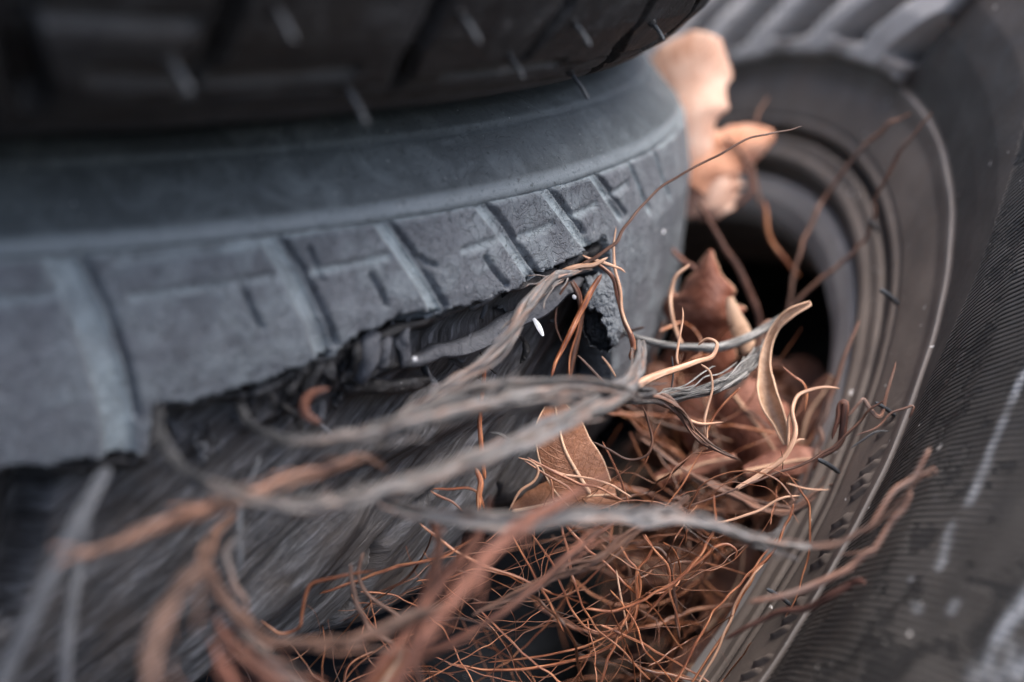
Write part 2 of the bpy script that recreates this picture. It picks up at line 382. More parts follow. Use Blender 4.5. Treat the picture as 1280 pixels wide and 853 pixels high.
for p in ([(104, 318), (136, 385), (158, 450), (172, 520)], [(348, 288), (380, 335), (404, 385), (420, 430)], [(488, 272), (514, 308), (538, 348), (558, 384)], [(609, 250), (634, 282), (656, 315), (677, 346)],
          [(687, 232), (711, 262), (732, 291)], [(745, 213), (765, 240), (784, 268)]):
    groove(p, .0013, .0020, -.3, .8)  # thin cuts added beside the cross grooves to draw their shadowed edge
kk = 1 - smooth01((np.abs(H + .0003) - .0008) / .0012); disp = np.minimum(disp, -.0012 * kk); dust_light = np.maximum(dust_light, kk)
dust_light = np.clip(dust_light, 0, 1) * np.clip(.75 + .5 * vnoise(S, H, S * 0, 210, 3), .15, 1)
wear = vnoise(S, H, S * 0, 160, 3); disp += .00022 * wear + .0005 * vnoise(S, H, S * 0, 45, 2)
dust_light = np.clip(dust_light + .10 * wear, 0, 1)
X = revolve(rs, hs, th, disp)
ht = np.interp(S[0], ts, thh, left=thh[0], right=thh[-1])
jag = .0008 * vnoise(S[0], S[0] * 0, S[0] * 0, 330, 3) + .0005 * vnoise(S[0], S[0] * 0, S[0] * 0, 1500, 2)
keep = H > (ht + jag)[None, :]
fc = grid_faces(len(hs), len(th), True, keep)
V, fc, (du_,) = compact(X, fc, dust_light.ravel())
o = put('tread', V, fc, M_MID, mid.root, attrs={'dust_light': du_})
sm = o.modifiers.new('thick', 'SOLIDIFY'); sm.thickness = .010; sm.offset = -1
# check direction of the thickness: faces must look outwards
def fix_normals(o, inward=False):
    me = o.data; p = me.polygons[len(me.polygons) // 2]; r = Vector((p.center.x, p.center.y, 0))
    if (p.normal.dot(r) < 0) != inward: me.flip_normals()
fix_normals(o)
# shoulder and upper sidewall
prof = resample([(.2995, -.0012), (.2992, .0006), (.2982, .0022), (.2945, .0055), (.2905, .0095), (.2872, .0128), (.2866, .0128), (.2862, .0140), (.282, .0172), (.272, .0206), (.258, .0228), (.24, .0232), (.222, .019), (.205, .008), (.195, -.012), (.19, -.03), (.186, -.032), (.19, -.04), (.23, .003), (.27, .008), (.286, -.004)], .0012)
th2 = thetas(278, 352, .25, 3)
SS = th2[None] + np.zeros((len(prof), 1)); PP = prof[:, 1][:, None] + np.zeros((1, len(th2)))
d2 = .0003 * vnoise(SS * .3, PP, prof[:, 0][:, None] + SS * 0, 120, 3)
dst = np.clip(1 - np.abs(prof[:, 1] - .0135) / .0012, 0, 1)[:, None] * .5 + 1.6 * np.clip(1 - np.abs(prof[:, 1] - .0010) / .0019, 0, 1)[:, None] + SS * 0
o = put('sidewall', revolve(prof[:, 0], prof[:, 1], th2, d2), grid_faces(len(prof), len(th2)), M_MIDS, mid.root, attrs={'dust_light': dst.ravel()})
fix_normals(o)
# torn carcass under the tear: cord layers, ridged along slanting plies
hc = np.arange(-.001, -.158, -.0007); rc = np.interp(hc, [-.21, -.165, -.13, -.09, -.05, -.02, 0], [.235, .266, .284, .292, .2935, .292, .290])
th3 = thetas(279, 335, .12, 4)
S3 = (th3 * .29)[None] + np.zeros((len(hc), 1)); H3 = hc[:, None] + np.zeros((1, len(th3)))
ang = math.radians(36); u = S3 * math.cos(ang) + H3 * math.sin(ang); v = -S3 * math.sin(ang) + H3 * math.cos(ang)
vv = v + .004 * vnoise(u, v, u * 0, 30, 2)
rid = .0006 * vnoise(u * .25, vv, u * 0, 420, 2) + .0018 * vnoise(u * .22, vv, u * 0, 110, 3) + .0035 * vnoise(u * .5, v, u * 0, 20, 2)
def sdist(pts, w):
    g = []
    for x, y in pts:
        q = mid.hit(x, y, -.012)
        if q: g.append((q[0] * .29, q[1]))
    return 1 - smooth01(segdist(S3, H3, g) / w)
rid -= .010 * sdist([(30, 600), (20, 680), (-10, 760)], .006)
rid -= .006 * sdist([(505, 640), (470, 680), (425, 740), (385, 775), (340, 800)], .0035)
rid += .003 * sdist([(430, 650), (380, 700), (300, 760)], .01)
rid -= .006 * sdist([(560, 590), (500, 640), (450, 690)], .0022)
rid -= .008 * sdist([(640, 560), (610, 600), (600, 640)], .002)
rid -= .003 * sdist([(680, 470), (720, 400), (745, 350)], .0045)
rid += .0035 * sdist([(300, 520), (420, 470), (520, 440), (640, 390)], .004)
rid += .0005 * vnoise(u * .3, v, u * 0, 260, 3) - .004 * np.clip(vnoise(u * .3, v, u * 0, 34, 2) - .45, 0, 1)
rid += .004 * sdist([(420, 560), (520, 540), (620, 500)], .008)
edge_px = [(760, 640), (650, 622), (585, 650), (548, 690), (520, 740), (490, 800), (470, 850), (440, 900), (300, 960), (150, 1000)]
eg = []
for x, y in edge_px:
    q = mid.hit(x, y, -.012)
    if q: eg.append((q[0] * .29, q[1]))
eg = sorted(eg); he = np.interp(S3[0], [e[0] for e in eg], [e[1] for e in eg])
he = he + .0028 * vnoise(S3[0], S3[0] * 0, S3[0] * 0, 260, 3)
keep = (H3 > he[None]) & (np.ones(H3.shape, bool))
he_d = np.clip((H3 - he[None]) / .012, 0, 1); rid = rid - .010 * (1 - he_d) ** 2
X3 = revolve(rc, hc, th3, rid)
uv3 = np.stack([u.ravel() * 10, v.ravel() * 10], 1)
f3 = grid_faces(len(hc), len(th3), False, keep)
V, f3, (uvc,) = compact(X3, f3, uv3)
o = put('torn_carcass', V, f3, M_TORN, mid.root, uv=uvc)
fix_normals(o); sm = o.modifiers.new('thick', 'SOLIDIFY'); sm.thickness = .004; sm.offset = -1
def on_mid(x, y, dr): return mid.hit(x, y, dr)[2]
def mpart(name, pts, dr, rpx, m, lobes=.15, flat=1.0, sides=10, wob=.0003, **kw):
    ds = [on_mid(x, y, dr) for x, y in pts]
    return strand(name, None, None, pts, ds, rpx, m, parent=mid.root, lobes=lobes, flat=flat, sides=sides, wobble=wob, **kw)
for a_, b_ in (((60, 584), (186, 566)), ((188, 560), (191, 512)), ((192, 506), (310, 490)), ((310, 490), (440, 425)), ((440, 425), (545, 391)), ((545, 391), (695, 334)), ((695, 334), (757, 296))):
    pts_ = [(a_[0] + (b_[0] - a_[0]) * t + random.uniform(-1.5, 1.5), a_[1] + (b_[1] - a_[1]) * t + 3 + random.uniform(-2, 2.5)) for t in np.linspace(0, 1, 2 + int(math.hypot(b_[0] - a_[0], b_[1] - a_[1]) / 14))]
    mpart('torn_lip', pts_, -.0035, [random.uniform(4.5, 9) for _ in range(11)], M_TEAR, .35, 1.0, 10, .0004)
# rolled strip of torn rubber below the tread edge and the folds beside it
mpart('torn_strip', [(505, 452), (545, 446), (590, 428), (640, 404), (690, 374), (728, 348)], -.005, [8, 14, 16, 15, 12, 7], M_PALE, .25, .5, 16, .0005)
mpart('torn_strip', [(428, 482), (470, 486), (510, 482), (540, 470)], -.006, [8, 10, 9, 6], M_TEAR, .3)
for k, (x0, y0, x1, y1, x2, y2, r) in enumerate((a, b, c + random.uniform(-5, 5), d, e + random.uniform(-6, 6), f + random.uniform(-10, 4), g * random.uniform(.7, 1.2)) for a, b, c, d, e, f, g in [(512, 398, 502, 425, 507, 458, 10), (492, 402, 478, 430, 480, 470, 11), (468, 412, 452, 440, 452, 478, 11), (447, 424, 430, 448, 428, 482, 10), (424, 436, 408, 458, 405, 490, 9), (398, 450, 386, 470, 384, 498, 9), (372, 462, 362, 482, 362, 505, 8), (345, 474, 334, 492, 338, 512, 8), (322, 488, 312, 505, 318, 522, 8)]):
    mpart('torn_fold', [(x0, y0), (x1, y1), (x2, y2)], -.0035, [r * .7, r, r * .8], M_TEAR if k > 2 else M_PALE, .35, .8, 12, .0009)
for pts, r, m in (([(530, 452), (540, 480), (532, 515)], [10, 9, 7], M_PALE), ([(560, 450), (585, 462), (600, 475)], [5, 6, 4], M_TEAR),
                  ([(640, 410), (655, 430), (650, 455)], [6, 5, 3], M_TEAR), ([(600, 440), (608, 455), (622, 468)], [4, 4, 3], M_TEAR),
                  ([(350, 505), (372, 520), (378, 545)], [7, 9, 5], M_TEAR), ([(405, 500), (398, 525), (420, 545)], [6, 7, 4], M_PALE)):
    mpart('torn_flap', pts, -.006, r, m, .25, .45)
for k in range(34):
    t = random.random(); xs_ = np.interp(t, [0, .25, .5, .75, 1], [200, 320, 430, 540, 735]); ys_ = np.interp(xs_, [190, 310, 440, 545, 695, 757], [510, 490, 426, 392, 336, 300]) + random.uniform(6, 62)
    a = random.uniform(.4, 2.4); L_ = random.uniform(8, 30)
    if mid.hit(xs_, ys_, -.006) is None: continue
    mpart('torn_shred', [(xs_, ys_), (xs_ + math.cos(a) * L_ * .5 + random.uniform(-4, 4), ys_ + math.sin(a) * L_ * .5), (xs_ + math.cos(a) * L_, ys_ + math.sin(a) * L_ + random.uniform(-3, 3))], -random.uniform(.006, .010), [random.uniform(1.5, 5), random.uniform(1.5, 5.5), random.uniform(.6, 2.5)], random.choice([M_TEAR, M_TORNS, M_PALE]), .35, random.uniform(.3, 1), 8, .0005)
# pale strips of ply hanging at the left
strand('ply_strip', None, None, [(135, 585), (95, 660), (45, 760), (-20, 900)], [.262, .255, .25, .245], [8, 12, 11, 10], M_TORNS, parent=mid.root, lobes=.3, flat=.35, sides=12)
strand('ply_strip', None, None, [(118, 600), (100, 700), (85, 800), (80, 900)], [.268, .262, .255, .25], [6, 7, 8, 7], M_TORNS, parent=mid.root, lobes=.2, flat=.4)
strand('ply_strip', None, None, [(325, 570), (300, 640), (300, 700), (285, 740)], [.30, .295, .29, .29], [3, 4, 4, 2], M_TORNS, parent=mid.root, lobes=.2, flat=.5)
# speckled rubber nub hanging from the end of the tear
def nub():
    ol = np.array([(731, 348), (745, 343), (760, 342), (773, 347), (778, 365), (779, 392), (777, 415), (770, 432), (758, 441), (746, 437), (735, 428), (728, 408), (727, 375), (731, 348)], float)
    na, nr_ = 96, 34; o_ = catmull(ol, na + 1)[:-1]; c0 = np.array([753., 392.]); Vv = []; hollow = []
    for i in range(nr_ + 8):
        q = min(1, i / nr_) ** .8; back = max(0, i - nr_) * .0022
        for a in range(na):
            p = c0 + (o_[a] - c0) * q * (1 + (.03 * math.sin(a * .9) + .025 * math.sin(a * 2.3)) * q)
            wv_ = mnoise.noise(Vector((p[0] * .12, p[1] * .12, 5))) * 7; e = (p[0] - 727) * .2 + 384 + wv_                        # crease between the grey face and the black hollow
            hol = smooth01((p[1] - e) / 5) * smooth01((749 + (p[1] - 385) * .36 + wv_ - p[0]) / 4) * smooth01((q < .97) * 1.0)
            d = .3755 + (p[0] - 750) * .00010 - (p[1] - 392) * .00003 + .004 * q ** 6 + back + .0075 * hol
            nz = mnoise.noise(Vector((p[0] * .16, p[1] * .16, 3))) * .0006 + mnoise.noise(Vector((p[0] * .5, p[1] * .5, 9))) * .0005
            Vv.append(W(at(p[0], p[1], d + nz))); hollow.append(float(hol > .35))
    f = [(i * na + a, i * na + (a + 1) % na, (i + 1) * na + (a + 1) % na, (i + 1) * na + a) for i in range(nr_ + 7) for a in range(na)]
    Vv = np.array(Vv); Mi = np.array(mid.root['_inv']).reshape(4, 4); Vv = Vv @ Mi[:3, :3].T + Mi[:3, 3]
    o = put('torn_lug', Vv, f, M_MID, mid.root, attrs={'dust_light': np.full(len(Vv), .12)})
    o.data.materials.append(M_TEAR)
    for p in o.data.polygons:
        if hollow[p.vertices[0]]: p.material_index = 1
nub()

# ---- the dark tyre on top of the stack
to = [(-.002, .20), (.0, .272), (.002, .287), (.004, .293), (.010, .302), (.02, .311), (.035, .3195), (.07, .328), (.13, .328), (.16, .308)]
top = Tyre((-.2500, .1183, -.4632), (.0756, .9473, .3112), 'near black tyre on top of the stack with rubber pins on its tread', to)
hs = resample([(.0, .272), (.002, .287), (.004, .293), (.010, .302), (.02, .311), (.035, .3195), (.07, .328), (.10, .328), (.13, .328), (.155, .312)], .0008)[:, 0]
rs = np.interp(hs, [p[0] for p in to], [p[1] for p in to])
th = thetas(280, 352, .11, 3)
S = (th * .3)[None, :] + np.zeros((len(hs), 1)); H = hs[:, None] + np.zeros((1, len(th)))
disp = np.zeros(S.shape); dust_light = np.zeros(S.shape)
def tgroove(pts, w, depth, du=0, soft=.4):
    g = [(q[0] * .3, q[1]) for q in (top.hit(x, y) for x, y in pts) if q]
    if len(g) < 2: return
    d = segdist(S, H, g); k = 1 - smooth01((d - w * (1 - soft) / 2) / (w * soft + 1e-9)); disp[:] = np.minimum(disp, -depth * k); dust_light[:] = np.maximum(dust_light, du * k)
for pts, w in (([(20, -40), (22, 60), (40, 125)], .006), ([(305, -50), (288, 20), (262, 78), (240, 110)], .0045), ([(575, -50), (545, 20), (515, 70), (502, 108)], .0042),
               ([(735, -50), (708, 10), (680, 45), (655, 72)], .0042), ([(835, -45), (808, 15), (780, 50), (742, 92)], .004), ([(888, -30), (868, 12), (838, 42), (800, 66)], .0035)):
    tgroove(pts, w, .006, 0, .25)
for pts, w in (([(120, 98), (250, 102), (380, 100), (440, 92)], .003), ([(558, 98), (620, 90), (700, 82)], .0022), ([(30, 20), (120, 25), (240, 30)], .003)):
    tgroove(pts, w, .0018, .8, .6)  # pale tone in these ledge grooves is a painted highlight
for hh in (.0065, .0105):
    k = 1 - smooth01(np.abs(H - hh) / .0008); disp = np.minimum(disp, -.0008 * k)
disp += .0003 * vnoise(S, H, S * 0, 90, 3) + .0006 * vnoise(S, H, S * 0, 30, 2)
o = put('tread', revolve(rs, hs, th, -disp), grid_faces(len(hs), len(th)), M_TOP, top.root, attrs={'dust_light': dust_light.ravel()}); fix_normals(o)
th2 = thetas(280, 352, .6, 4)
prof = resample([(.2725, .0002), (.25, -.0015), (.225, .0015), (.205, .012), (.195, .03), (.19, .04), (.22, .02), (.27, .012), (.292, .03), (.296, .12), (.27, .145), (.2, .13), (.195, .15), (.25, .165), (.295, .155)], .002)
o = put('sidewall', revolve(prof[:, 0], prof[:, 1], th2), grid_faces(len(prof), len(th2)), M_TOP, top.root, attrs={'dust_light': np.zeros(len(prof) * len(th2))})
for x0, y0, x1, y1, r in ((575, 16, 600, 54, 3.8), (716, 27, 738, 58, 3.4), (636, 69, 655, 99, 3.2), (712, 90, 736, 125, 3.4), (815, 29, 830, 51, 3.2), (432, 107, 459, 156, 4.6), (213, 76, 238, 116, 6), (343, 8, 368, 52, 5), (864, 36, 873, 50, 3)):
    q = top.hit(x0, y0)
    if not q: continue
    d = q[2]
    strand('rubber_pin', None, None, [(x0, y0), ((x0 + x1) / 2 + 1, (y0 + y1) / 2 - 1), (x1, y1)], [d + .001, d - .002, d - .0045], r * .78, M_PIN, parent=top.root)
    strand('pin_collar', None, None, [(x0 - 1, y0 - 2), (x0 + 1.5, y0 + 2)], [d + .0005, d - .0008], r * 1.7, M_TOP, parent=top.root)

# ---- the tyre leaning at the right, sidewall and open hole towards us
side = Tyre((-.0506, -.0657, -.5606), (-.6598, .6609, .3576), 'ribbed tyre leaning at the right with its open hole and lugged shoulder showing', [(-.2, 0), (.2, 0)])
P = [(.189, -.060), (.1865, -.045), (.1872, -.034), (.190, -.027), (.196, -.0225), (.2025, -.0200), (.2050, -.0225), (.2065, -.0225), (.2080, -.0158), (.2105, -.0138), (.2130, -.0140), (.2138, -.0146), (.2150, -.0138), (.2185, -.0128), (.2195, -.0150), (.2205, -.0180), (.2220, -.0178), (.2230, -.0112), (.2260, -.0104), (.2266, -.0110), (.2274, -.0100),
     (.2300, -.0090), (.2370, -.0066), (.2440, -.0045), (.2485, -.0018), (.2499, -.0012), (.2501, -.0010), (.2503, -.0012), (.2515, -.0014), (.256, .0014), (.262, .0050), (.272, .0100), (.285, .0145), (.298, .0165), (.312, .0165), (.330, .0140), (.343, .0060), (.350, -.010), (.352, -.030), (.350, -.12), (.335, -.15), (.29, -.17), (.22, -.17), (.19, -.155), (.189, -.14)]
prof = resample(P, .0011)
th = thetas(258, 338, .11, 1.0)
Rg = prof[:, 0][:, None] + np.zeros((1, len(th))); Hg = prof[:, 1][:, None] + np.zeros((1, len(th))); D = np.degrees(th)[None] + Rg * 0
front = (np.arange(len(prof)) <= max(k for k in range(len(prof)) if prof[k, 0] > .345 and prof[k, 1] > -.11))[:, None]
Dm = np.where(D > 360, D - 360, D)
disp = np.zeros(Rg.shape); dust_light = np.zeros(Rg.shape)
# shoulder lugs on the far upper part
slant = Dm + (Rg - .25) * 190
dd_ = np.where(Dm > 180, Dm - 360, Dm)            # -180..180
edge = -30.5 - (Rg - .25) * 95
inl = smooth01((dd_ - edge) / .8) * (dd_ < 90) * (Rg > .2515) * front
ph_ = ((dd_ + (Rg - .25) * 330) / 10.5) % 1.0
bar = smooth01((np.abs(ph_ - .5) - .19) / .06)      # gap in the middle of each pitch
gapz = (1 - bar) * smooth01((Rg - .2575) / .002)
disp += inl * (.0045 - .014 * gapz); dust_light += inl * (1.0 * bar + .3)
dust_light += (np.abs(Rg - .2501) < .0004) * front * .18
dust_light += (Rg < .2045) * (Rg > .188) * front * (Hg > -.045) * .45  # highlight on the bead toe, painted in as a paler tone
# moulded marks between ring and ridge near the bottom
mk = np.zeros(Rg.shape)
for k in range(34):
    a0 = 262.5 + k * 1.02; r0 = .2395 + .0012 * ((k * 7) % 3); ln = .0045
    if k % 5 == 4: continue
    q = segdist(D * .0043, Rg, [((a0) * .0043, r0 - ln / 2), ((a0 + .55) * .0043, r0 + ln / 2)] + ([((a0 + .2) * .0043, r0 + ln / 2)] if k % 3 == 0 else []))
    mk = np.maximum(mk, 1 - smooth01((q - .0004) / .0006))
mk *= front * (Hg > -.009); disp += .0011 * mk * smooth01((292 - D) / 6)
disp += front * .0005 * vnoise(Rg * np.cos(th)[None], Rg * np.sin(th)[None], Hg, 60, 3)
start = .2515 + np.clip(dd_ + 75, 0, 90) * .00135
rib = smooth01((Rg - start) / .0015) * front * (1 - np.clip(inl, 0, 1)) * (dd_ < 0)
scuff = np.zeros(Rg.shape)
for pts, w in (([(1290, 480), (1262, 545), (1222, 640)], .0012), ([(1200, 668), (1186, 722)], .0010), ([(1300, 740), (1258, 806)], .0016), ([(1262, 835), (1240, 852)], .004), ([(1178, 628), (1180, 632)], .0006), ([(1058 + 90, 733), (1150, 737)], .0006), ([(1158, 770), (1160, 775)], .0009), ([(1205, 768), (1203, 778)], .0010)):
    g = [(q[0] * .27, q[1]) for q in (side.plane_hit(x, y, .013) for x, y in pts)]
    q = segdist(th[None] * .27 + Rg * 0, Rg, g); scuff = np.maximum(scuff, .6 * (1 - smooth01((q - w * .5) / w)))
scuff *= front * np.clip(.55 + .8 * vnoise(Rg * np.cos(th)[None], Rg * np.sin(th)[None], Hg, 500, 2), 0, 1)
X = revolve(prof[:, 0], prof[:, 1], th, disp)
o = put('sidewall', X, grid_faces(len(prof), len(th)), M_SIDE, side.root, attrs={'dust_light': np.clip(dust_light, 0, 1).ravel(), 'rib': rib.ravel(), 'ang': (Rg * 0 + th[None]).ravel(), 'scuff': scuff.ravel(), 'outer': (smooth01((Rg - .2512) / .001) * front * (1 - np.clip(inl, 0, 1))).ravel()})
inner = resample([(.189, -.06), (.24, -.035), (.295, -.02), (.318, -.05), (.318, -.12), (.29, -.155), (.189, -.14)], .006)
thi = thetas(0, 359, 2, 2)
put('inner_liner', revolve(inner[:, 0], inner[:, 1], thi), grid_faces(len(inner), len(thi)), M_TOP, side.root, attrs={'dust_light': np.zeros(len(inner) * len(thi))})
for x0, y0, x1, y1, r in ((1094, 503, 1122, 523, 2.6), (1100, 362, 1124, 382, 3.2), (958, 736, 990, 758, 2.6), (1022, 574, 1050, 592, 3.0), (1086, 276, 1098, 290, 2.5)):
    d = side.plane_hit(x1, y1, -.006)[2]
    strand('rubber_pin', None, None, [(x0, y0), ((x0 + x1) / 2, (y0 + y1) / 2 - 1.5), (x1, y1)], [d - .009, d - .005, d + .001], r, M_PIN, parent=side.root)
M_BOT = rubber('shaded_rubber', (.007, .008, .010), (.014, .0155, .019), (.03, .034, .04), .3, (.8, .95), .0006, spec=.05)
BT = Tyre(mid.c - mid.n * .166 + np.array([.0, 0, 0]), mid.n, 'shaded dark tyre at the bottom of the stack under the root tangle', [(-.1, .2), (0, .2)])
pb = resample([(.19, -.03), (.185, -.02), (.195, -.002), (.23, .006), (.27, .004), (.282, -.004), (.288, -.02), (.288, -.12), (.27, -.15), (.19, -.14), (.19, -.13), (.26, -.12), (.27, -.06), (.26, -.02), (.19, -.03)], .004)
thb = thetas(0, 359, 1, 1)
put('sidewall', revolve(pb[:, 0], pb[:, 1], thb), grid_faces(len(pb), len(thb)), M_BOT, BT.root, attrs={'dust_light': np.zeros(len(pb) * len(thb))})
for t_ in (mid, top, side, BT): del t_.root['_inv']

# ------------------------------------------------------------------ bark strands, twigs and roots
def S_(label, pts, d, r, m, cat='strand', name='bark_strand', group=None, **k):
    if name == 'bark_strand':
        g = lambda q: .36 - (.36 - q) * 1.2 if q < .342 else q
        d = g(d) if np.isscalar(d) else [g(q) for q in d]
        r = r * .86 if np.isscalar(r) else [q * (.86 if max(r) < 15 else .78) for q in r]
        if max(r) > 6 and 'plies' not in k: k['plies'] = 2
    return strand(name, label, cat, pts, d, r, m, group, **k)
BK = 'loose strips of bark across the torn tyre'
bk = dict(group=BK, sides=14, lobes=.18, wobble=.00022)
S_('thick grey and pink bark strand forking at its right end in front of the nub', [(360, 552), (430, 548), (500, 532), (570, 512), (640, 500), (710, 492), (775, 492), (820, 492)], [.285, .285, .29, .30, .32, .335], [8, 15, 17, 17, 18, 20, 15, 9], M_GREY, **bk, plies=4)
S_('upper grey strand lying just above the thick forked one', [(470, 560), (540, 505), (610, 485), (690, 480), (770, 488), (800, 500)], [.29, .30, .31, .325], [6, 9, 10, 10, 9, 5], M_GREY, **bk)
S_('broad grey strand sweeping from the lower left up to the junction by the nub', [(250, 600), (330, 628), (400, 630), (480, 612), (560, 585), (640, 555), (710, 522), (775, 488), (798, 455), (800, 425)], [.27, .272, .28, .29, .305, .33, .345], [7, 12, 15, 17, 17, 18, 18, 15, 9, 6], M_GREY, **bk, plies=4)
S_('grey strand with an orange edge slanting down from the tuft above the nub', [(742, 336), (715, 342), (690, 352), (662, 382), (640, 418), (600, 458), (560, 485), (525, 508), (478, 530)], [.372, .36, .345, .33, .32, .31, .30], [4, 8, 13, 14, 13, 11, 9, 7, 4], M_GREY, **bk, plies=3)
S_('long orange and grey strand reaching out to the far lower left', [(485, 588), (455, 572), (420, 582), (360, 600), (300, 620), (240, 642), (170, 668), (110, 690), (70, 705)], [.30, .29, .275, .265, .255], [5, 8, 11, 12, 12, 12, 12, 10, 6], M_PINK, **bk, plies=2)
S_('long dark grey strand running level across the middle of the root tangle', [(440, 602), (490, 628), (560, 645), (640, 652), (720, 648), (800, 648), (870, 652), (930, 672), (985, 685), (1030, 684)], [.30, .295, .295, .30, .31, .32], [8, 13, 15, 16, 16, 16, 14, 11, 9, 8], M_GREY, **bk, plies=3)
S_('pink forked tip reaching over the ribbed sidewall', [(1010, 684), (1050, 678), (1085, 658), (1110, 642), (1128, 626), (1145, 602), (1160, 590), (1166, 596)], [.318, .316, .315, .315], [8, 8, 6.5, 5, 4.5, 4, 3.2, 2], M_PINK, **bk)
S_('upright pink tip crossing the forked one', [(1085, 662), (1100, 640), (1112, 622), (1128, 606), (1145, 592), (1158, 568), (1164, 560)], .314, [3, 4, 4, 4, 4, 3, 1.5], M_PINK, **bk)
S_('lower pink strand under the forked tip', [(935, 755), (985, 742), (1040, 722), (1075, 700), (1100, 672), (1125, 640), (1140, 615)], [.318, .315, .313], [3, 5, 5, 5, 4.5, 4, 3], M_PINK, **bk)
S_('short orange strand with its tip on the sidewall ribs', [(905, 800), (960, 772), (1010, 760), (1045, 740), (1070, 727), (1082, 730)], [.33, .32, .315], [3, 4, 5, 5, 5, 3], M_RUST, **bk)
S_('brown grey strand making the big loop at the lower left', [(295, 640), (268, 668), (256, 700), (270, 740), (300, 775), (345, 800), (400, 805), (460, 795), (520, 772), (575, 752)], [.30, .285, .28, .28, .29, .30], [5, 8, 10, 11, 11, 10, 10, 10, 9, 6], M_PINK, **bk)
S_('thin grey strand curving inside the big loop', [(310, 655), (284, 690), (290, 725), (305, 745), (308, 770)], .292, [3, 6, 6, 5, 3], M_GREY, **bk)
S_('blackened strand bowing under the torn edge', [(196, 505), (203, 550), (228, 590), (270, 612), (330, 620), (385, 612)], [.285, .28, .278], [5, 8, 9, 9, 8, 4], M_BLACK, **bk)
S_('short black strand curving below the torn folds', [(300, 505), (315, 530), (352, 548), (410, 552), (460, 548)], [.295, .292, .29], [5, 7, 9, 9, 5], M_BLACK, **bk)
S_('wide reddish brown strand dropping diagonally through the foreground', [(765, 590), (730, 612), (690, 636), (650, 662), (610, 700), (575, 745), (540, 790), (505, 840), (480, 890)], [.30, .29, .275, .265, .26], [4, 7, 10, 12, 13, 12, 12, 11, 11], M_RUST, **bk, plies=2)
S_('brown strand rising to the right through the root tangle', [(440, 862), (500, 838), (560, 808), (610, 778), (660, 742), (705, 702), (750, 664), (790, 640)], [.31, .31, .32, .335], [8, 9, 10, 9, 9, 8, 7, 4], M_RUST, **bk, plies=2)
S_('greyish brown strand crossing the lower tangle', [(590, 770), (650, 742), (700, 718), (745, 700), (790, 668), (835, 640), (862, 620)], .335, [3, 6, 7, 7, 6, 5, 3], M_PINK, **bk)
S_('orange bundle running off the bottom left corner of the tangle', [(268, 768), (285, 800), (312, 828), (345, 855), (380, 890)], [.28, .275], [6, 11, 14, 16, 16], M_RUST, **bk, plies=3)
S_('grey strand lying on the orange bundle', [(275, 740), (300, 790), (340, 830), (390, 870)], .283, [4, 7, 9, 9], M_GREY, **bk)
S_('short orange stub beside the orange bundle', [(262, 800), (275, 830), (300, 870)], .27, [5, 8, 9], M_RUST, **bk)
S_('thick blurred brown strand standing at the lower left', [(268, 690), (240, 720), (208, 765), (190, 820), (180, 900)], [.27, .25, .24, .235], [5, 11, 16, 19, 20], M_BROWN, **bk)
S_('dull orange strand rising at the bottom beside the rusty one', [(528, 880), (520, 820), (530, 760), (545, 710), (548, 672), (535, 650)], [.30, .30, .31, .32], [9, 9, 8, 7, 6, 3], M_RUST, **bk)
S_('orange strand leaning against the wide reddish one', [(452, 862), (500, 800), (540, 742), (575, 700), (605, 652), (612, 620)], [.29, .30, .31], [7, 8, 9, 8, 6, 4], M_RUST, **bk)
S_('blurred brown strand behind the tuft at the right of the middle', [(800, 548), (860, 590), (905, 612), (950, 632), (985, 638), (1040, 610), (1048, 640), (1020, 670)], [.40, .395, .39], [5, 8, 9, 9, 8, 7, 7, 5], M_PINK, **bk)
S_('pinkish strand bending down from the junction to the fork of fine roots', [(790, 492), (825, 500), (848, 516), (865, 538), (885, 556), (925, 576)], [.345, .355, .365], [8, 9, 8, 7, 5, 2], M_PINK, **bk)
S_('orange stem climbing from the junction into the curled root', [(778, 500), (800, 480), (825, 468), (850, 460), (872, 452), (890, 446), (896, 430), (884, 424), (872, 432)], [.345, .355, .363, .365], [6, 6, 5, 4, 3.4, 3, 2.3, 2.0, 1.3], M_FIBP, cat='root', name='curled_root')
# twigs
TW = 'twigs poking out behind the nub'
S_('smooth black twig turning grey, arching right from behind the nub', [(770, 408), (790, 420), (825, 430), (860, 434), (900, 434), (935, 422), (965, 405), (985, 392)], [.392, .392, .395, .40, .41], [3, 4, 4.5, 5, 6, 6, 5, 3], M_TWIG, cat='twig', name='twig', group=TW, sides=10, lobes=.12)
S_('split grey twig with loose bark rising towards the tan husk', [(745, 498), (800, 500), (840, 496), (880, 488), (915, 474), (935, 458), (950, 440), (955, 425)], [.36, .362, .37, .385, .40], [5, 8, 9, 9, 8, 7, 5, 3], M_TWIG, cat='twig', name='twig', group=TW, sides=24, lobes=.35, wobble=.0004, plies=5)
S_('brown stem behind the split twig', [(905, 500), (930, 470), (948, 435), (952, 415), (965, 400)], .41, [4, 6, 7, 6, 4], M_PINK, cat='twig', name='twig', group=TW, lobes=.2)
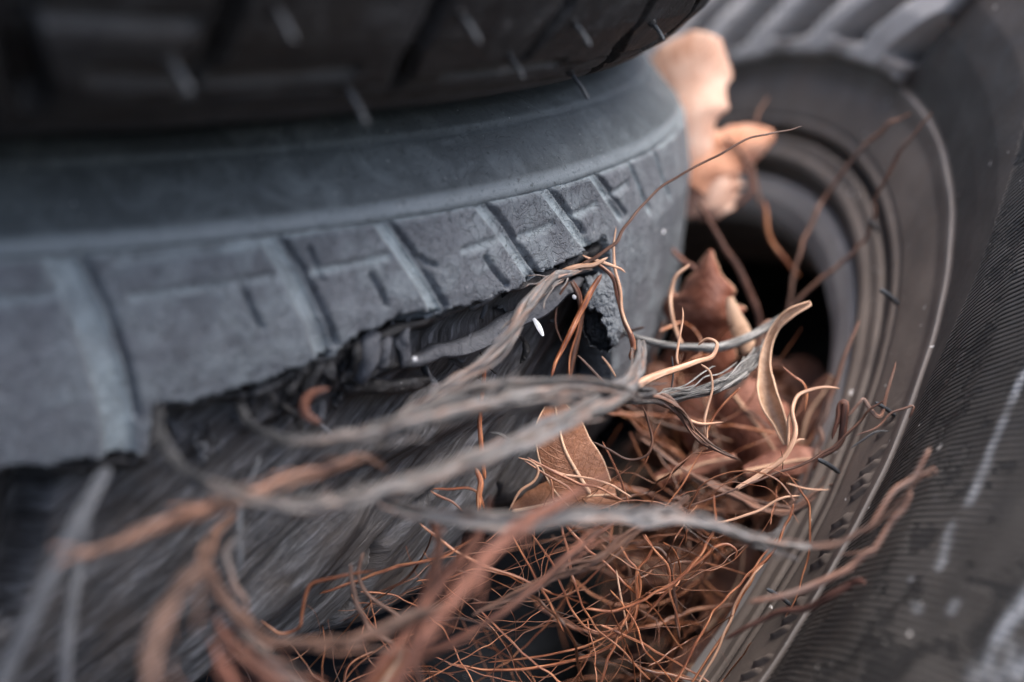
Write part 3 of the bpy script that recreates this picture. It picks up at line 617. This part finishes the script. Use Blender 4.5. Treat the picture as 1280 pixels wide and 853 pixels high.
# fine roots one can follow
FR = 'fine roots one can follow'
def fr(label, pts, d, r, m=None, **k): return strand('root_fibre', label, 'root', pts, d, r, m or M_FIB, FR, sides=7, lobes=.1, wobble=k.pop('wobble', .00015), **k)
fr('long lone root arching up to the right over the pale leaf', [(727, 330), (745, 322), (768, 304), (785, 280), (805, 255), (835, 228), (870, 208), (905, 190), (940, 172), (975, 165), (1003, 158)], [.366, .366, .37, .37, .372], [2.2, 2.6, 2.4, 2, 1.8, 1.7, 1.5, 1.5, 1.3, 1.2, .8], M_FIBD)
fr('straight flat brown root leaning left below the tuft', [(752, 343), (735, 372), (716, 410), (700, 442), (689, 472)], [.370, .366, .363], [3, 4, 4, 3, 2])
fr('root hanging down the right side of the nub', [(735, 322), (755, 336), (768, 350), (773, 372), (780, 400), (788, 418), (792, 436), (788, 450)], .371, [1.5, 2.5, 3, 3.2, 3.2, 3.6, 4.4, 5])
fr('paler root twisted along the one beside the nub', [(770, 284), (767, 310), (768, 338), (776, 362), (778, 392), (790, 420)], .3705, [.8, 1.6, 2, 2, 2, 1.5], M_FIBP)
fr('short pale root bridging the tuft above the nub', [(728, 319), (742, 326), (756, 330), (775, 336), (782, 341)], .368, [1.5, 2, 2.4, 1.6, 1], M_FIBP)
fr('pale root lying across the tuft to the grey strand', [(700, 340), (722, 334), (742, 332), (760, 322)], .366, [3.5, 3.5, 3, 2], M_FIBP)
fr('dark thread looping left of the straight flat root', [(712, 352), (700, 370), (696, 390), (696, 410), (703, 428)], .374, [1.2, 1.6, 1.6, 1.3, 1], M_FIBD)
fr('dark flat blade hanging behind the straight flat root', [(713, 352), (722, 370), (727, 392), (720, 430), (712, 468), (708, 490)], .376, [2, 3, 4.5, 4.5, 4, 3], M_FIBD)
fr('thin brown blade beside the dark flat one', [(716, 350), (725, 372), (722, 410), (714, 440), (712, 470)], .374, [1, 1.6, 1.6, 1.4, 1])
fr('blurred pink loop right above the nub', [(818, 288), (800, 290), (786, 300), (782, 315), (790, 328), (784, 340)], .43, [2, 3, 3.5, 3.5, 3, 2], M_FIBP)
fr('second blurred pink loop right above the nub', [(786, 300), (776, 318), (772, 336), (782, 340)], .42, [2.5, 3, 3, 2])
fr('thin pale stem standing upright behind the smooth twig', [(853, 384), (854, 400), (850, 425), (847, 446), (848, 456)], .365, [.8, 1.3, 1.6, 1.8, 2], M_FIBP)
fr('tiny black bristle beside the curled root', [(840, 445), (841, 465), (839, 488)], .368, [1.2, 1.3, 1], M_BLACK)
fr('pale thread zigzagging down from the curled root', [(876, 455), (888, 466), (891, 486), (884, 508), (880, 528), (883, 552), (884, 562)], .365, [1.6, 1.6, 1.6, 1.8, 2, 2, 1.2], M_FIBP)
fr('thread rising right from the little fork of roots', [(882, 545), (890, 525), (905, 505), (920, 490), (925, 484)], .367, [1.5, 1.5, 1.6, 2, 1.6])
fr('pale thread running left from the little fork', [(905, 528), (880, 530), (862, 526), (845, 515), (830, 500)], .364, [1, 1.8, 2, 2, 2.4], M_FIBP)
fr('short pale thread inside the little fork', [(862, 530), (872, 545), (882, 556), (885, 532)], .364, [1, 1.6, 1.6, 1], M_FIBP)
fr('pale stout root curving up from its cut end to a hooked tip', [(917, 613), (945, 596), (972, 578), (990, 556), (993, 535), (990, 512), (998, 495), (1015, 487), (1035, 484), (1050, 486)], [.36, .362, .368, .37], [3.4, 3.6, 3.6, 3.4, 3, 2.8, 2.6, 2.4, 1.9, 1], M_FIBP)
fr('second ply of the pale hooked root', [(984, 560), (985, 540), (986, 522), (994, 505)], .369, [2, 2.2, 2, 1], M_FIBP)
fr('short pale side shoot of the hooked root', [(985, 562), (997, 552), (1006, 549)], .366, [2.4, 2, 1.4], M_FIBP)
fr('thin thread with a bent tip before the dark hole', [(978, 458), (992, 470), (1004, 478), (1009, 492), (1006, 515)], .375, [1, 1.5, 1.5, 1.5, 1])
fr('thin dark root rising to the black pin on the sidewall', [(850, 638), (900, 618), (950, 600), (1000, 582), (1040, 560), (1070, 532), (1088, 512), (1105, 500)], [.36, .36, .355], [1, 1.5, 1.6, 1.8, 1.8, 1.8, 1.5, 1], M_FIBD)
fr('black thread bent over the ridge of the sidewall', [(1070, 545), (1095, 535), (1112, 518), (1130, 512), (1142, 508), (1136, 523)], .350, [1, 1.4, 1.4, 1.4, 1.8, 1.6], M_FIBD)
fr('small black thread below the bent one', [(1062, 562), (1080, 550), (1095, 540), (1112, 539)], .350, [1, 1.6, 1.6, 1], M_BLACK)
fr('thread dropping in an arc over the moulded marks', [(982, 590), (1000, 612), (1010, 632), (1013, 660), (1010, 690), (1004, 718), (995, 745), (980, 775)], .352, [.8, 1.2, 1.5, 1.5, 1.5, 1.3, 1.2, .8])
fr('short pale straw lying across the blurred strand', [(983, 604), (1010, 610), (1037, 612)], .345, [1, 1.2, .8], M_FIBP)
fr('pale thread bowing from the tangle up to the straw', [(868, 655), (905, 652), (945, 640), (975, 624), (1000, 620)], .352, [1.2, 1.5, 1.6, 1.6, 1], M_FIBP)
fr('pair of roots running down to the lower edge, left of the pin', [(992, 630), (985, 652), (965, 690), (940, 720), (920, 760), (900, 800), (860, 862)], .355, [1.4, 1.8, 2, 2.5, 2.5, 2, 1.6])
fr('companion root at the lower edge, splitting from the pair', [(955, 705), (930, 735), (912, 775), (895, 815), (870, 862)], .353, [1.2, 1.6, 1.8, 1.8, 1.4], M_FIBP)
fr('hooked orange root below the level grey strand', [(808, 768), (835, 738), (862, 712), (880, 698), (895, 684), (910, 680), (920, 688), (918, 700)], .358, [1.6, 2, 2.1, 2.2, 2.3, 2, 1.6, 1])
fr('double root bending round from the level strand to the lower left', [(806, 668), (815, 690), (795, 715), (797, 745), (790, 780), (760, 810), (700, 830), (620, 838), (560, 830)], .36, [1.2, 1.6, 2, 2.3, 2.4, 2.3, 2.2, 2, 1.5])
fr('inner companion of the double root', [(770, 672), (785, 698), (795, 712), (800, 740), (782, 778), (745, 802), (690, 818), (610, 828)], .362, [1.2, 1.5, 1.8, 1.9, 2, 1.8, 1.6, 1.2])
fr('arched root between the hooked root and the double one', [(795, 684), (822, 686), (836, 704), (842, 735), (845, 765), (850, 800)], .364, [1, 2.2, 2.6, 2.6, 2.4, 1.8], M_FIBD)
fr('thin root dropping past the arched one', [(803, 668), (822, 692), (836, 712), (838, 742), (846, 770), (850, 790)], .356, [.8, 1.4, 1.5, 1.5, 1.3, .8])
fr('short upright thread in the dark gap below the double root', [(770, 712), (773, 735), (780, 762), (785, 790)], .358, [1, 1.3, 1.3, .8], M_FIBP)
fr('thin root sloping down through the middle gap', [(665, 668), (690, 705), (705, 740), (720, 770), (745, 790), (780, 783)], .356, [1, 1.5, 1.6, 1.5, 1.3, .9])
fr('thin root parallel to the sloping one', [(640, 668), (665, 715), (690, 760), (705, 790)], .359, [.9, 1.5, 1.5, .9])
fr('arch of root at the left above the level strand', [(540, 612), (560, 611), (585, 610), (600, 620), (606, 638)], .352, [1.2, 1.8, 2, 1.8, 1.2])
fr('frayed root end beneath the left arch', [(538, 613), (550, 622), (565, 628), (580, 640)], .35, [1, 1.8, 1.6, 1])
fr('pale root curving up beside the small brown leaf', [(636, 638), (650, 615), (668, 602), (673, 586), (664, 576), (648, 572)], .352, [1.2, 1.8, 1.8, 1.6, 1.3, .8], M_FIBP)
fr('root fanning right over the foot of the small brown leaf', [(660, 572), (690, 588), (720, 602), (750, 612), (782, 628)], .356, [1, 2, 2, 1.7, 1])
fr('second root fanning over the foot of the small brown leaf', [(668, 580), (700, 592), (730, 598), (765, 606), (790, 622)], .358, [1, 1.6, 1.6, 1.4, .8], M_FIBP)
fr('third root of the fan over the small brown leaf', [(655, 576), (685, 596), (712, 612), (725, 630)], .354, [1, 1.5, 1.5, 1])
fr('dark root sagging to the right of the small brown leaf', [(740, 552), (760, 562), (785, 575), (808, 570), (815, 556), (812, 530), (803, 508)], .366, [1.2, 1.5, 1.6, 1.8, 1.8, 1.8, 1.3], M_FIBD)
fr('pink thread behind the sagging dark root', [(753, 552), (765, 578), (780, 610), (786, 632)], .37, [1, 1.6, 1.6, 1])
fr('thin root in the gap right of the sagging one', [(826, 527), (815, 555), (806, 580)], .367, [1, 1.2, 1])
fr('long thin thread falling left below the little fork', [(878, 562), (862, 592), (842, 622), (815, 655)], .358, [.8, 1.1, 1.2, .8])
fr('rust root poking out of the torn cords at the left', [(525, 655), (560, 682), (600, 705), (640, 720), (690, 742)], .345, [1.2, 2, 2, 1.8, 1])
fr('root looping at the far left of the tangle', [(470, 712), (420, 722), (385, 735), (378, 765), (375, 785), (350, 792), (325, 775)], .328, [1, 2, 2.3, 2.2, 2, 1.8, 1])
fr('long rusty root running in from the lower left', [(400, 742), (450, 725), (500, 708), (555, 695), (600, 668)], .345, [1.5, 2, 2.2, 2.2, 1.5])
fr('grey brown root dropping then bending right at the left', [(438, 705), (442, 738), (455, 775), (480, 800), (530, 820)], .325, [2, 3, 3.4, 3.2, 2], M_BROWN)
fr('grey root curving down beside the grey brown one', [(455, 690), (448, 720), (460, 745), (490, 765), (510, 778)], .33, [2, 2.6, 2.6, 2.4, 1.4], M_BROWN)
fr('small tilted black root at the edge of the torn cords', [(612, 540), (628, 545), (642, 560)], .35, [1, 2.2, 1], M_BLACK)
fr('short orange root standing before the torn cords', [(606, 460), (604, 480), (600, 520), (602, 560), (606, 600)], .352, [2.5, 3, 3, 3.2, 2.6])
fr('thick orange root beside the standing one', [(594, 585), (600, 610), (598, 640)], .35, [3, 4, 3])
fr('rusty curled root lying in the torn folds', [(412, 486), (392, 492), (380, 505), (385, 520), (402, 530)], .30, [4, 6, 7, 6, 4], M_RUST)
fr('root slanting down right below the nub', [(722, 444), (735, 458), (748, 472), (758, 482)], .372, [1, 1.7, 1.8, 1.2], M_FIBD)
fr('thread slanting down beside that root', [(752, 445), (762, 458), (770, 472)], .374, [1, 1.5, 1], M_FIBP)
# blurred roots before the hole of the leaning tyre
BR = 'blurred roots before the open hole'
def br(label, pts, d, r, m=None): return strand('root_fibre', label, 'root', pts, d, r, m or M_FIB, BR, sides=8, lobes=.1, wobble=.0003)
br('long blurred root climbing over the sidewall rings to the upper right', [(985, 400), (990, 350), (1005, 300), (1030, 250), (1065, 200), (1100, 165), (1140, 140)], [.47, .47, .45], [2, 2.6, 2.6, 2.6, 2.8, 2.6, 1.6], M_PINK)
br('second blurred root climbing beside the long one', [(975, 400), (1020, 355), (1055, 325), (1085, 290), (1100, 240), (1125, 190), (1165, 140)], [.46, .45, .43], [2, 2.6, 2.6, 2.4, 2.4, 2.6, 1.6], M_PINK)
br('blurred root in the mouth of the hole', [(870, 250), (900, 300), (925, 340), (945, 380), (948, 420)], .47, [3, 3.5, 4, 4, 3], M_RUST)
br('blurred root crossing the mouth of the hole', [(955, 250), (960, 290), (985, 330), (1000, 345)], .49, [2.5, 3, 3, 2])
br('blurred root at the left of the hole', [(830, 300), (855, 325), (880, 345), (900, 365)], .45, [2.4, 3, 3, 2], M_RUST)
br('blurred thin root bowing round the red leaf', [(862, 330), (842, 350), (836, 385), (848, 420), (858, 440)], .40, [2, 2.6, 2.6, 2.4, 1.5], M_FIBP)
br('blurred root rising from the litter at the right', [(985, 640), (1010, 590), (1022, 560), (1032, 520), (1050, 460), (1075, 400)], .41, [4, 4, 4, 3.5, 3.5, 2], M_PINK)
br('blurred pale hooked root against the rings', [(1020, 575), (1045, 560), (1056, 540), (1055, 505), (1048, 520), (1040, 550)], .375, [2.5, 4, 5, 5, 4, 2], M_RUST)
br('blurred root leaning left in the litter', [(1005, 620), (985, 570), (965, 520), (950, 470)], .44, [2.5, 3.5, 3.5, 2.5], M_RUST)
br('blurred root with a fork against the dark rings', [(1060, 520), (1080, 500), (1098, 520), (1108, 500), (1120, 452)], .372, [2, 2.5, 3, 2.5, 1.4], M_PINK)
br('blurred root by the foot of the pale leaf', [(905, 170), (930, 200), (940, 235), (918, 262)], .50, [2.4, 3, 3, 2], M_RUST)
br('tall blurred root rising behind the lone arching root', [(950, 260), (940, 200), (945, 150), (960, 120)], .51, [2, 2.6, 2.6, 1.6], M_PINK)
# the tangle: far more thin roots than one could count
def tangle():
    V = np.zeros((0, 3)); Fc = []; uv = []; tint = []; Vs = []; off = 0; r = np.random.default_rng(21)
    def inside(x, y):
        lo = np.interp(x, [380, 450, 560, 640, 760, 900, 1040, 1060], [745, 705, 655, 610, 590, 560, 560, 600]); hi = 900
        rt = np.interp(y, [560, 650, 853, 900], [1045, 1020, 925, 905]); return lo < y < hi and x < rt
    k = 0
    while k < 205:
        zone = r.choice(3, p=[.46, .20, .34])       # in focus, behind, far behind in the litter
        x, y = (r.uniform(360, 1050), r.uniform(560, 895)) if zone < 2 else (r.uniform(800, 1050), r.uniform(430, 895))
        if zone < 2 and not inside(x, y): continue
        if zone == 2 and x > np.interp(y, [430, 560, 650, 853, 900], [1000, 1040, 1020, 925, 905]): continue
        d = (r.uniform(.346, .372), r.uniform(.375, .42), r.uniform(.41, .455))[zone]
        a = r.choice([.35, -.25, 1.2, -.9]) + r.normal(0, .35); L = r.uniform(90, 380); bend = r.normal(0, 1.5)
        pts = [];
        ts_ = np.linspace(-.5, .5, 7); cx, cy = x, y; aa = a - bend / 2
        for t in ts_:
            pts.append((cx, cy)); cx += math.cos(aa) * L / 6; cy -= math.sin(aa) * L / 6; aa += bend / 6 + r.normal(0, .17)
        pts = [(px_ - (cx - x) / 2, py_ - (cy - y) / 2) for px_, py_ in pts]
        if zone < 2 and not all(inside(px_, py_ + 12) or py_ > 860 for px_, py_ in pts): continue
        if zone == 2 and not all(px_ < np.interp(py_, [430, 560, 650, 853, 900], [1010, 1050, 1025, 925, 905]) and py_ > 400 for px_, py_ in pts): continue
        n = int(L / 4) + 10
        dd0 = [d, d + r.normal(0, .008), d + r.normal(0, .010)]
        P, dd = trace(pts, dd0, n)
        rp = r.choice([.5, .8, 1.15, 2.0], p=[.35, .35, .2, .1]) * (1, 1.15, 1.5)[zone]
        v, f, u = tube(P, np.linspace(1, r.uniform(.4, 1), n) * rp * dd / F, 6, .12, 1, k, True, .00022)
        Vs.append(v); Fc += [tuple(q + off for q in g) for g in f]; off += len(v); uv.append(u + k * 1.7); tint.append(np.full(len(v), r.uniform(-.75, .6))); k += 1
    o = put('root_tangle', np.vstack(Vs), Fc, M_FIB, None, np.vstack(uv), {'tint': np.concatenate(tint)})
    tag(o, 'dense tangle of thin orange brown roots filling the gap below the torn tyre', 'roots', kind='stuff')
tangle()

# ------------------------------------------------------------------ leaves
def leaf(label, axis, d, hw, m, curl=.6, tilt=0.0, wave=.0, group=None, rib=True, name='leaf', rim=False, thick=.0004, seed=1, asym=0.0):
    """axis base->tip in photo points, hw half widths in photo pixels, curl = bend of the blade, tilt = depth slope across"""
    n, mm = 60, 29; r = np.random.default_rng(seed)
    P, dd = trace(axis, d, n)
    hwm = np.interp(np.linspace(0, 1, n), np.linspace(0, 1, len(hw)), hw); hwm = catmull(np.array(hw)[:, None], n)[:, 0].clip(.5)
    hwm = hwm * dd / F
    T = np.gradient(P, axis=0); T /= np.linalg.norm(T, axis=1)[:, None]
    vw = (P - CAM); vw /= np.linalg.norm(vw, axis=1)[:, None]
    A = np.cross(T, vw); A /= np.linalg.norm(A, axis=1)[:, None]; B = np.cross(A, T)
    s = np.linspace(-1, 1, mm)
    ph = r.uniform(0, 6.28, 3); Ls = np.linspace(0, 1, n)
    Vv = []
    for i in range(n):
        for j in range(mm):
            q = s[j]; e = 1 + wave * (.5 * math.sin(Ls[i] * 22 + ph[0] + (2 if q > 0 else 0)) + .5 * math.sin(Ls[i] * 41 + ph[1] * (1 if q > 0 else 2))) * abs(q)
            lat = hwm[i] * q * e * (1 + asym * (1 if q > 0 else -1)) ; dep = hwm[i] * (curl * q * q + tilt * q + .05 * math.sin(Ls[i] * 13 + q * 3 + ph[2]))
            Vv.append(P[i] + A[i] * lat * (math.cos(min(abs(curl * q) * .5, 1.2))) + B[i] * dep)
    Vv = np.array(Vv); f = [(i * mm + j, i * mm + j + 1, (i + 1) * mm + j + 1, (i + 1) * mm + j) for i in range(n - 1) for j in range(mm - 1)]
    uv = np.array([((q + 1) / 2, Ls[i]) for i in range(n) for q in s])
    root = bpy.data.objects.new(name, None); C.objects.link(root); root.location = Vector(P[0]); root.empty_display_size = .01
    tag(root, label, 'leaf', group)
    o = put('blade', Vv - P[0], f, m, root, uv); sm = o.modifiers.new('t', 'SOLIDIFY'); sm.thickness = thick; sm.offset = 0
    if rib:
        mid_ = Vv.reshape(n, mm, 3)[:, mm // 2] - P[0] - vw * .0003
        v, f2, u = tube(mid_, np.linspace(.0006, .0002, n), 7); put('midrib', v, f2, M_RIB, root, u, {'tint': np.zeros(len(v))})
    if rim:
        for j in (0, mm - 1):
            e_ = Vv.reshape(n, mm, 3)[:, j] - P[0]; v, f2, u = tube(e_, np.full(n, .0003), 6); put('leaf_edge', v, f2, M_RIB, root, u)
    return root
leaf('pale peach leaf standing blurred between the two tyres, its lobes lit from above', [(884, 265), (872, 225), (858, 180), (852, 135), (862, 90), (885, 42)], [.50, .505, .51], [22, 38, 34, 32, 44, 58, 52, 50, 20], L_PEACH, .35, .3, .05, seed=3, rib=False)
leaf('pale upper lobe of a dry leaf beside the top tyre', [(850, 190), (832, 150), (815, 110), (812, 75)], [.51, .52], [14, 30, 30, 24, 8], L_PEACH, .3, -.2, .06, seed=5, rib=False)
leaf('orange dry leaf pointing right beside the pale one', [(868, 235), (890, 205), (915, 188), (945, 175), (968, 168)], [.50, .50], [24, 36, 32, 22, 6], L_GLOW, .5, .3, .06, seed=6, rib=False)
leaf('bright tip of a dry leaf hanging under the pale one', [(880, 200), (885, 225), (893, 250), (905, 268)], [.515, .51], [26, 38, 32, 14], L_PEACH, .5, .2, .2, seed=8, rib=False)
leaf('curved red brown leaf cupped like a bowl before the hole', [(888, 312), (884, 345), (880, 385), (878, 425), (880, 480)], [.432, .43, .44], [2, 16, 38, 48, 52, 46, 34], L_RED, 1.0, -.35, .16, seed=9, rib=False, rim=True)
leaf('narrow tan leaf behind the red brown one', [(912, 372), (918, 395), (926, 415), (938, 440)], .425, [4, 9, 12, 10], L_TAN, .4, .2, seed=10, rib=False)
leaf('small brown leaf with a pale midrib, upright under the grey strands', [(738, 618), (722, 592), (706, 562), (698, 530), (694, 505)], [.366, .368, .37], [30, 36, 34, 28, 12], L_BROWN, .15, -.15, .0, seed=11, rim=True)
leaf('pale brown leaf lying behind the foot of the small brown one', [(640, 640), (680, 632), (720, 622), (770, 618)], [.375, .378], [8, 26, 28, 10], L_BROWN, .3, .4, .05, seed=12)
leaf('long curled tan husk bending over at its top before the hole', [(982, 556), (975, 530), (962, 500), (956, 470), (958, 440), (968, 412), (988, 392), (1014, 379)], [.378, .38, .385, .385, .38], [2, 9, 13, 9, 6, 5, 6, 3], L_TAN, -.9, .3, .06, seed=13, rib=False, rim=True)
LT = 'brown leaves heaped behind the tangle'
k = 0
for lab, ax, d, hw, m, cu, ti in (
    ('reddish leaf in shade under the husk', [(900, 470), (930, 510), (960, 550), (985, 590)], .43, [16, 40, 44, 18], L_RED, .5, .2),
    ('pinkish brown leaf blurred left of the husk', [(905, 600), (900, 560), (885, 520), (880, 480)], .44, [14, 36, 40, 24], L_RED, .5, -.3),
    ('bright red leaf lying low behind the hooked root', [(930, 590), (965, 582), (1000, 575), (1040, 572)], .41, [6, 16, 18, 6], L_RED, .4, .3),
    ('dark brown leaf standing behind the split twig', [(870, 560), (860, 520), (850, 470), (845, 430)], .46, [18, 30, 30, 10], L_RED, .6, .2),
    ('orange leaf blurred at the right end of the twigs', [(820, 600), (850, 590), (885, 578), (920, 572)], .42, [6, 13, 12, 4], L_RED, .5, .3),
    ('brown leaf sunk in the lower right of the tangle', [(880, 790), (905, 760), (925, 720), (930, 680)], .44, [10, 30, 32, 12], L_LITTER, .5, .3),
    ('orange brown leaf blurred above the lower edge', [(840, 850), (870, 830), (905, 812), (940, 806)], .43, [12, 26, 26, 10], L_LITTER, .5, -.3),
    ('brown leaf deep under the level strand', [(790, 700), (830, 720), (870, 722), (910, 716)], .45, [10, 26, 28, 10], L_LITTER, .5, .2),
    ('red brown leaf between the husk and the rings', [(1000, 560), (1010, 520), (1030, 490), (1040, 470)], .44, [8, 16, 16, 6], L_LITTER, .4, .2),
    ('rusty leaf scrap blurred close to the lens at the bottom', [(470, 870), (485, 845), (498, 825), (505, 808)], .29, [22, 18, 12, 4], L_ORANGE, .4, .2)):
    k += 1; leaf(lab, ax, d, hw, m, cu, ti, .05, LT if k < 10 else None, seed=20 + k, name='leaf')
def litter():
    r = np.random.default_rng(5); V = []; f = []; uv = []
    for k in range(300):
        x, y = r.uniform(780, 1060), r.uniform(470, 930)
        if x > np.interp(y, [470, 853, 930], [1010, 960, 920]) or y < 640 and x < 800: continue
        d = r.uniform(.46, .52); c = W(at(x, y, d)); L, w_ = r.uniform(.012, .026), r.uniform(.004, .009)
        R = Matrix.Rotation(r.uniform(0, 6.28), 3, 'Z') @ Matrix.Rotation(r.uniform(-1.2, 1.2), 3, 'X') @ Matrix.Rotation(r.uniform(-.7, .7), 3, 'Y')
        b = len(V)
        for i in range(7):
            t = i / 6; ww = w_ * math.sin(math.pi * min(.97, t * .95 + .04)) ** .7
            for q in (-1, 0, 1): V.append(c + np.array(R @ Vector((L * (t - .5), ww * q, .3 * ww * abs(q) + .003 * math.sin(3 * t))))); uv.append(((q + 1) / 2, t))
        f += [(b + i * 3 + j, b + i * 3 + j + 1, b + i * 3 + j + 4, b + i * 3 + j + 3) for i in range(6) for j in (0, 1)]
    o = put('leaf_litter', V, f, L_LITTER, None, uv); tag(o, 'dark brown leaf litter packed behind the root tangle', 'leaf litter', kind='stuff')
litter()
# small white scraps
def flake(label, x0, y0, x1, y1, d, r, name='seed_scale'):
    P, dd = trace([(x0, y0), ((x0 + x1) / 2 + .6, (y0 + y1) / 2), (x1, y1)], d, 14); q = np.linspace(0, 1, 14)
    V, f, u = tube(P, r * dd / F * np.sin(np.pi * (.12 + .8 * q)) ** .7, 10, .12, .5, 3, False)
    f = list(f) + [tuple(range(10)), tuple(range(13 * 11, 13 * 11 + 10))[::-1]]
    tag(put(name, V, f, M_WHITE, None, u), label, 'seed')
flake('white seed scale on the torn rubber below the slanting grey strand', 667, 398, 679, 420, .357, 4.2)
flake('tiny white scrap behind the dark thread above the nub', 716, 369, 719, 374, .372, 3)
flake('tiny white scrap at the foot of the pale torn folds', 517, 447, 520, 451, .318, 3)
flake('blurred white scrap on the right edge of the torn tyre', 826, 288, 830, 292, .428, 3.4)

# ------------------------------------------------------------------ ground, light, camera
def ground():
    n = 60; xs = np.sign(np.linspace(-1, 1, n)) * np.abs(np.linspace(-1, 1, n)) ** 3 * 60
    X, Y = np.meshgrid(xs, xs); r = np.hypot(X, Y); Z = .012 * np.sin(X * 9) * np.cos(Y * 7) * np.exp(-r) - .0
    f = [(i * n + j, i * n + j + 1, (i + 1) * n + j + 1, (i + 1) * n + j) for i in range(n - 1) for j in range(n - 1)]
    m, nt, b = mat('soil_and_grass'); co = objco(nt)
    sep = N(nt, 'ShaderNodeSeparateXYZ'); link(nt, co, sep.inputs[0])
    far = math_(nt, 'ADD', math_(nt, 'MULTIPLY', sep.outputs[1], 1.0), -2.5, True)
    soil = ramp(nt, noise(nt, co, 30, 8), [(.35, (.008, .006, .005)), (.65, (.022, .014, .010))])
    grass = ramp(nt, noise(nt, co, 12, 8), [(.35, (.05, .075, .02)), (.65, (.12, .16, .06))])
    link(nt, mix(nt, far, soil, grass), b.inputs['Base Color']); b.inputs['Roughness'].default_value = 1.0; b.inputs['Specular IOR Level'].default_value = 0.0
    link(nt, bump(nt, noise(nt, co, 80, 8), .01), b.inputs['Normal'])
    o = put('ground', np.stack([X.ravel(), Y.ravel(), Z.ravel()], 1), f, m); o['kind'] = 'structure'
ground()
sun_dir = Vector((.42, -.06, .88)).normalized()
w = bpy.data.worlds.new('World'); bpy.context.scene.world = w; w.use_nodes = True
nt = w.node_tree; sky = nt.nodes.new('ShaderNodeTexSky'); sky.sky_type = 'NISHITA'; sky.sun_disc = False
sky.sun_elevation = math.asin(sun_dir.z); sky.sun_rotation = math.atan2(sun_dir.x, sun_dir.y)
sky.air_density = 1.0; sky.dust_density = 5.0; sky.ozone_density = .7
nt.links.new(sky.outputs[0], nt.nodes['Background'].inputs[0]); nt.nodes['Background'].inputs[1].default_value = .15
sl = bpy.data.lights.new('sun', 'SUN'); sl.energy = 1.8; sl.angle = math.radians(35); sl.color = (1, .96, .91)
so = bpy.data.objects.new('sun', sl); C.objects.link(so); so.rotation_euler = sun_dir.to_track_quat('Z', 'Y').to_euler()
cd = bpy.data.cameras.new('camera'); co_ = bpy.data.objects.new('camera', cd); C.objects.link(co_)
cd.sensor_width = 36; cd.lens = F * 36 / 1280; cd.clip_start = .005; cd.clip_end = 300
co_.location = Vector(CAM); co_.rotation_euler = (math.pi / 2 - PITCH, 0, 0)
cd.dof.use_dof = True; cd.dof.focus_distance = .360; cd.dof.aperture_fstop = 5.3; cd.dof.aperture_blades = 0
sc = bpy.context.scene; sc.camera = co_
sc.view_settings.view_transform = 'Standard'; sc.view_settings.look = 'None'; sc.view_settings.gamma = 1
sc.view_settings.exposure = 1.45
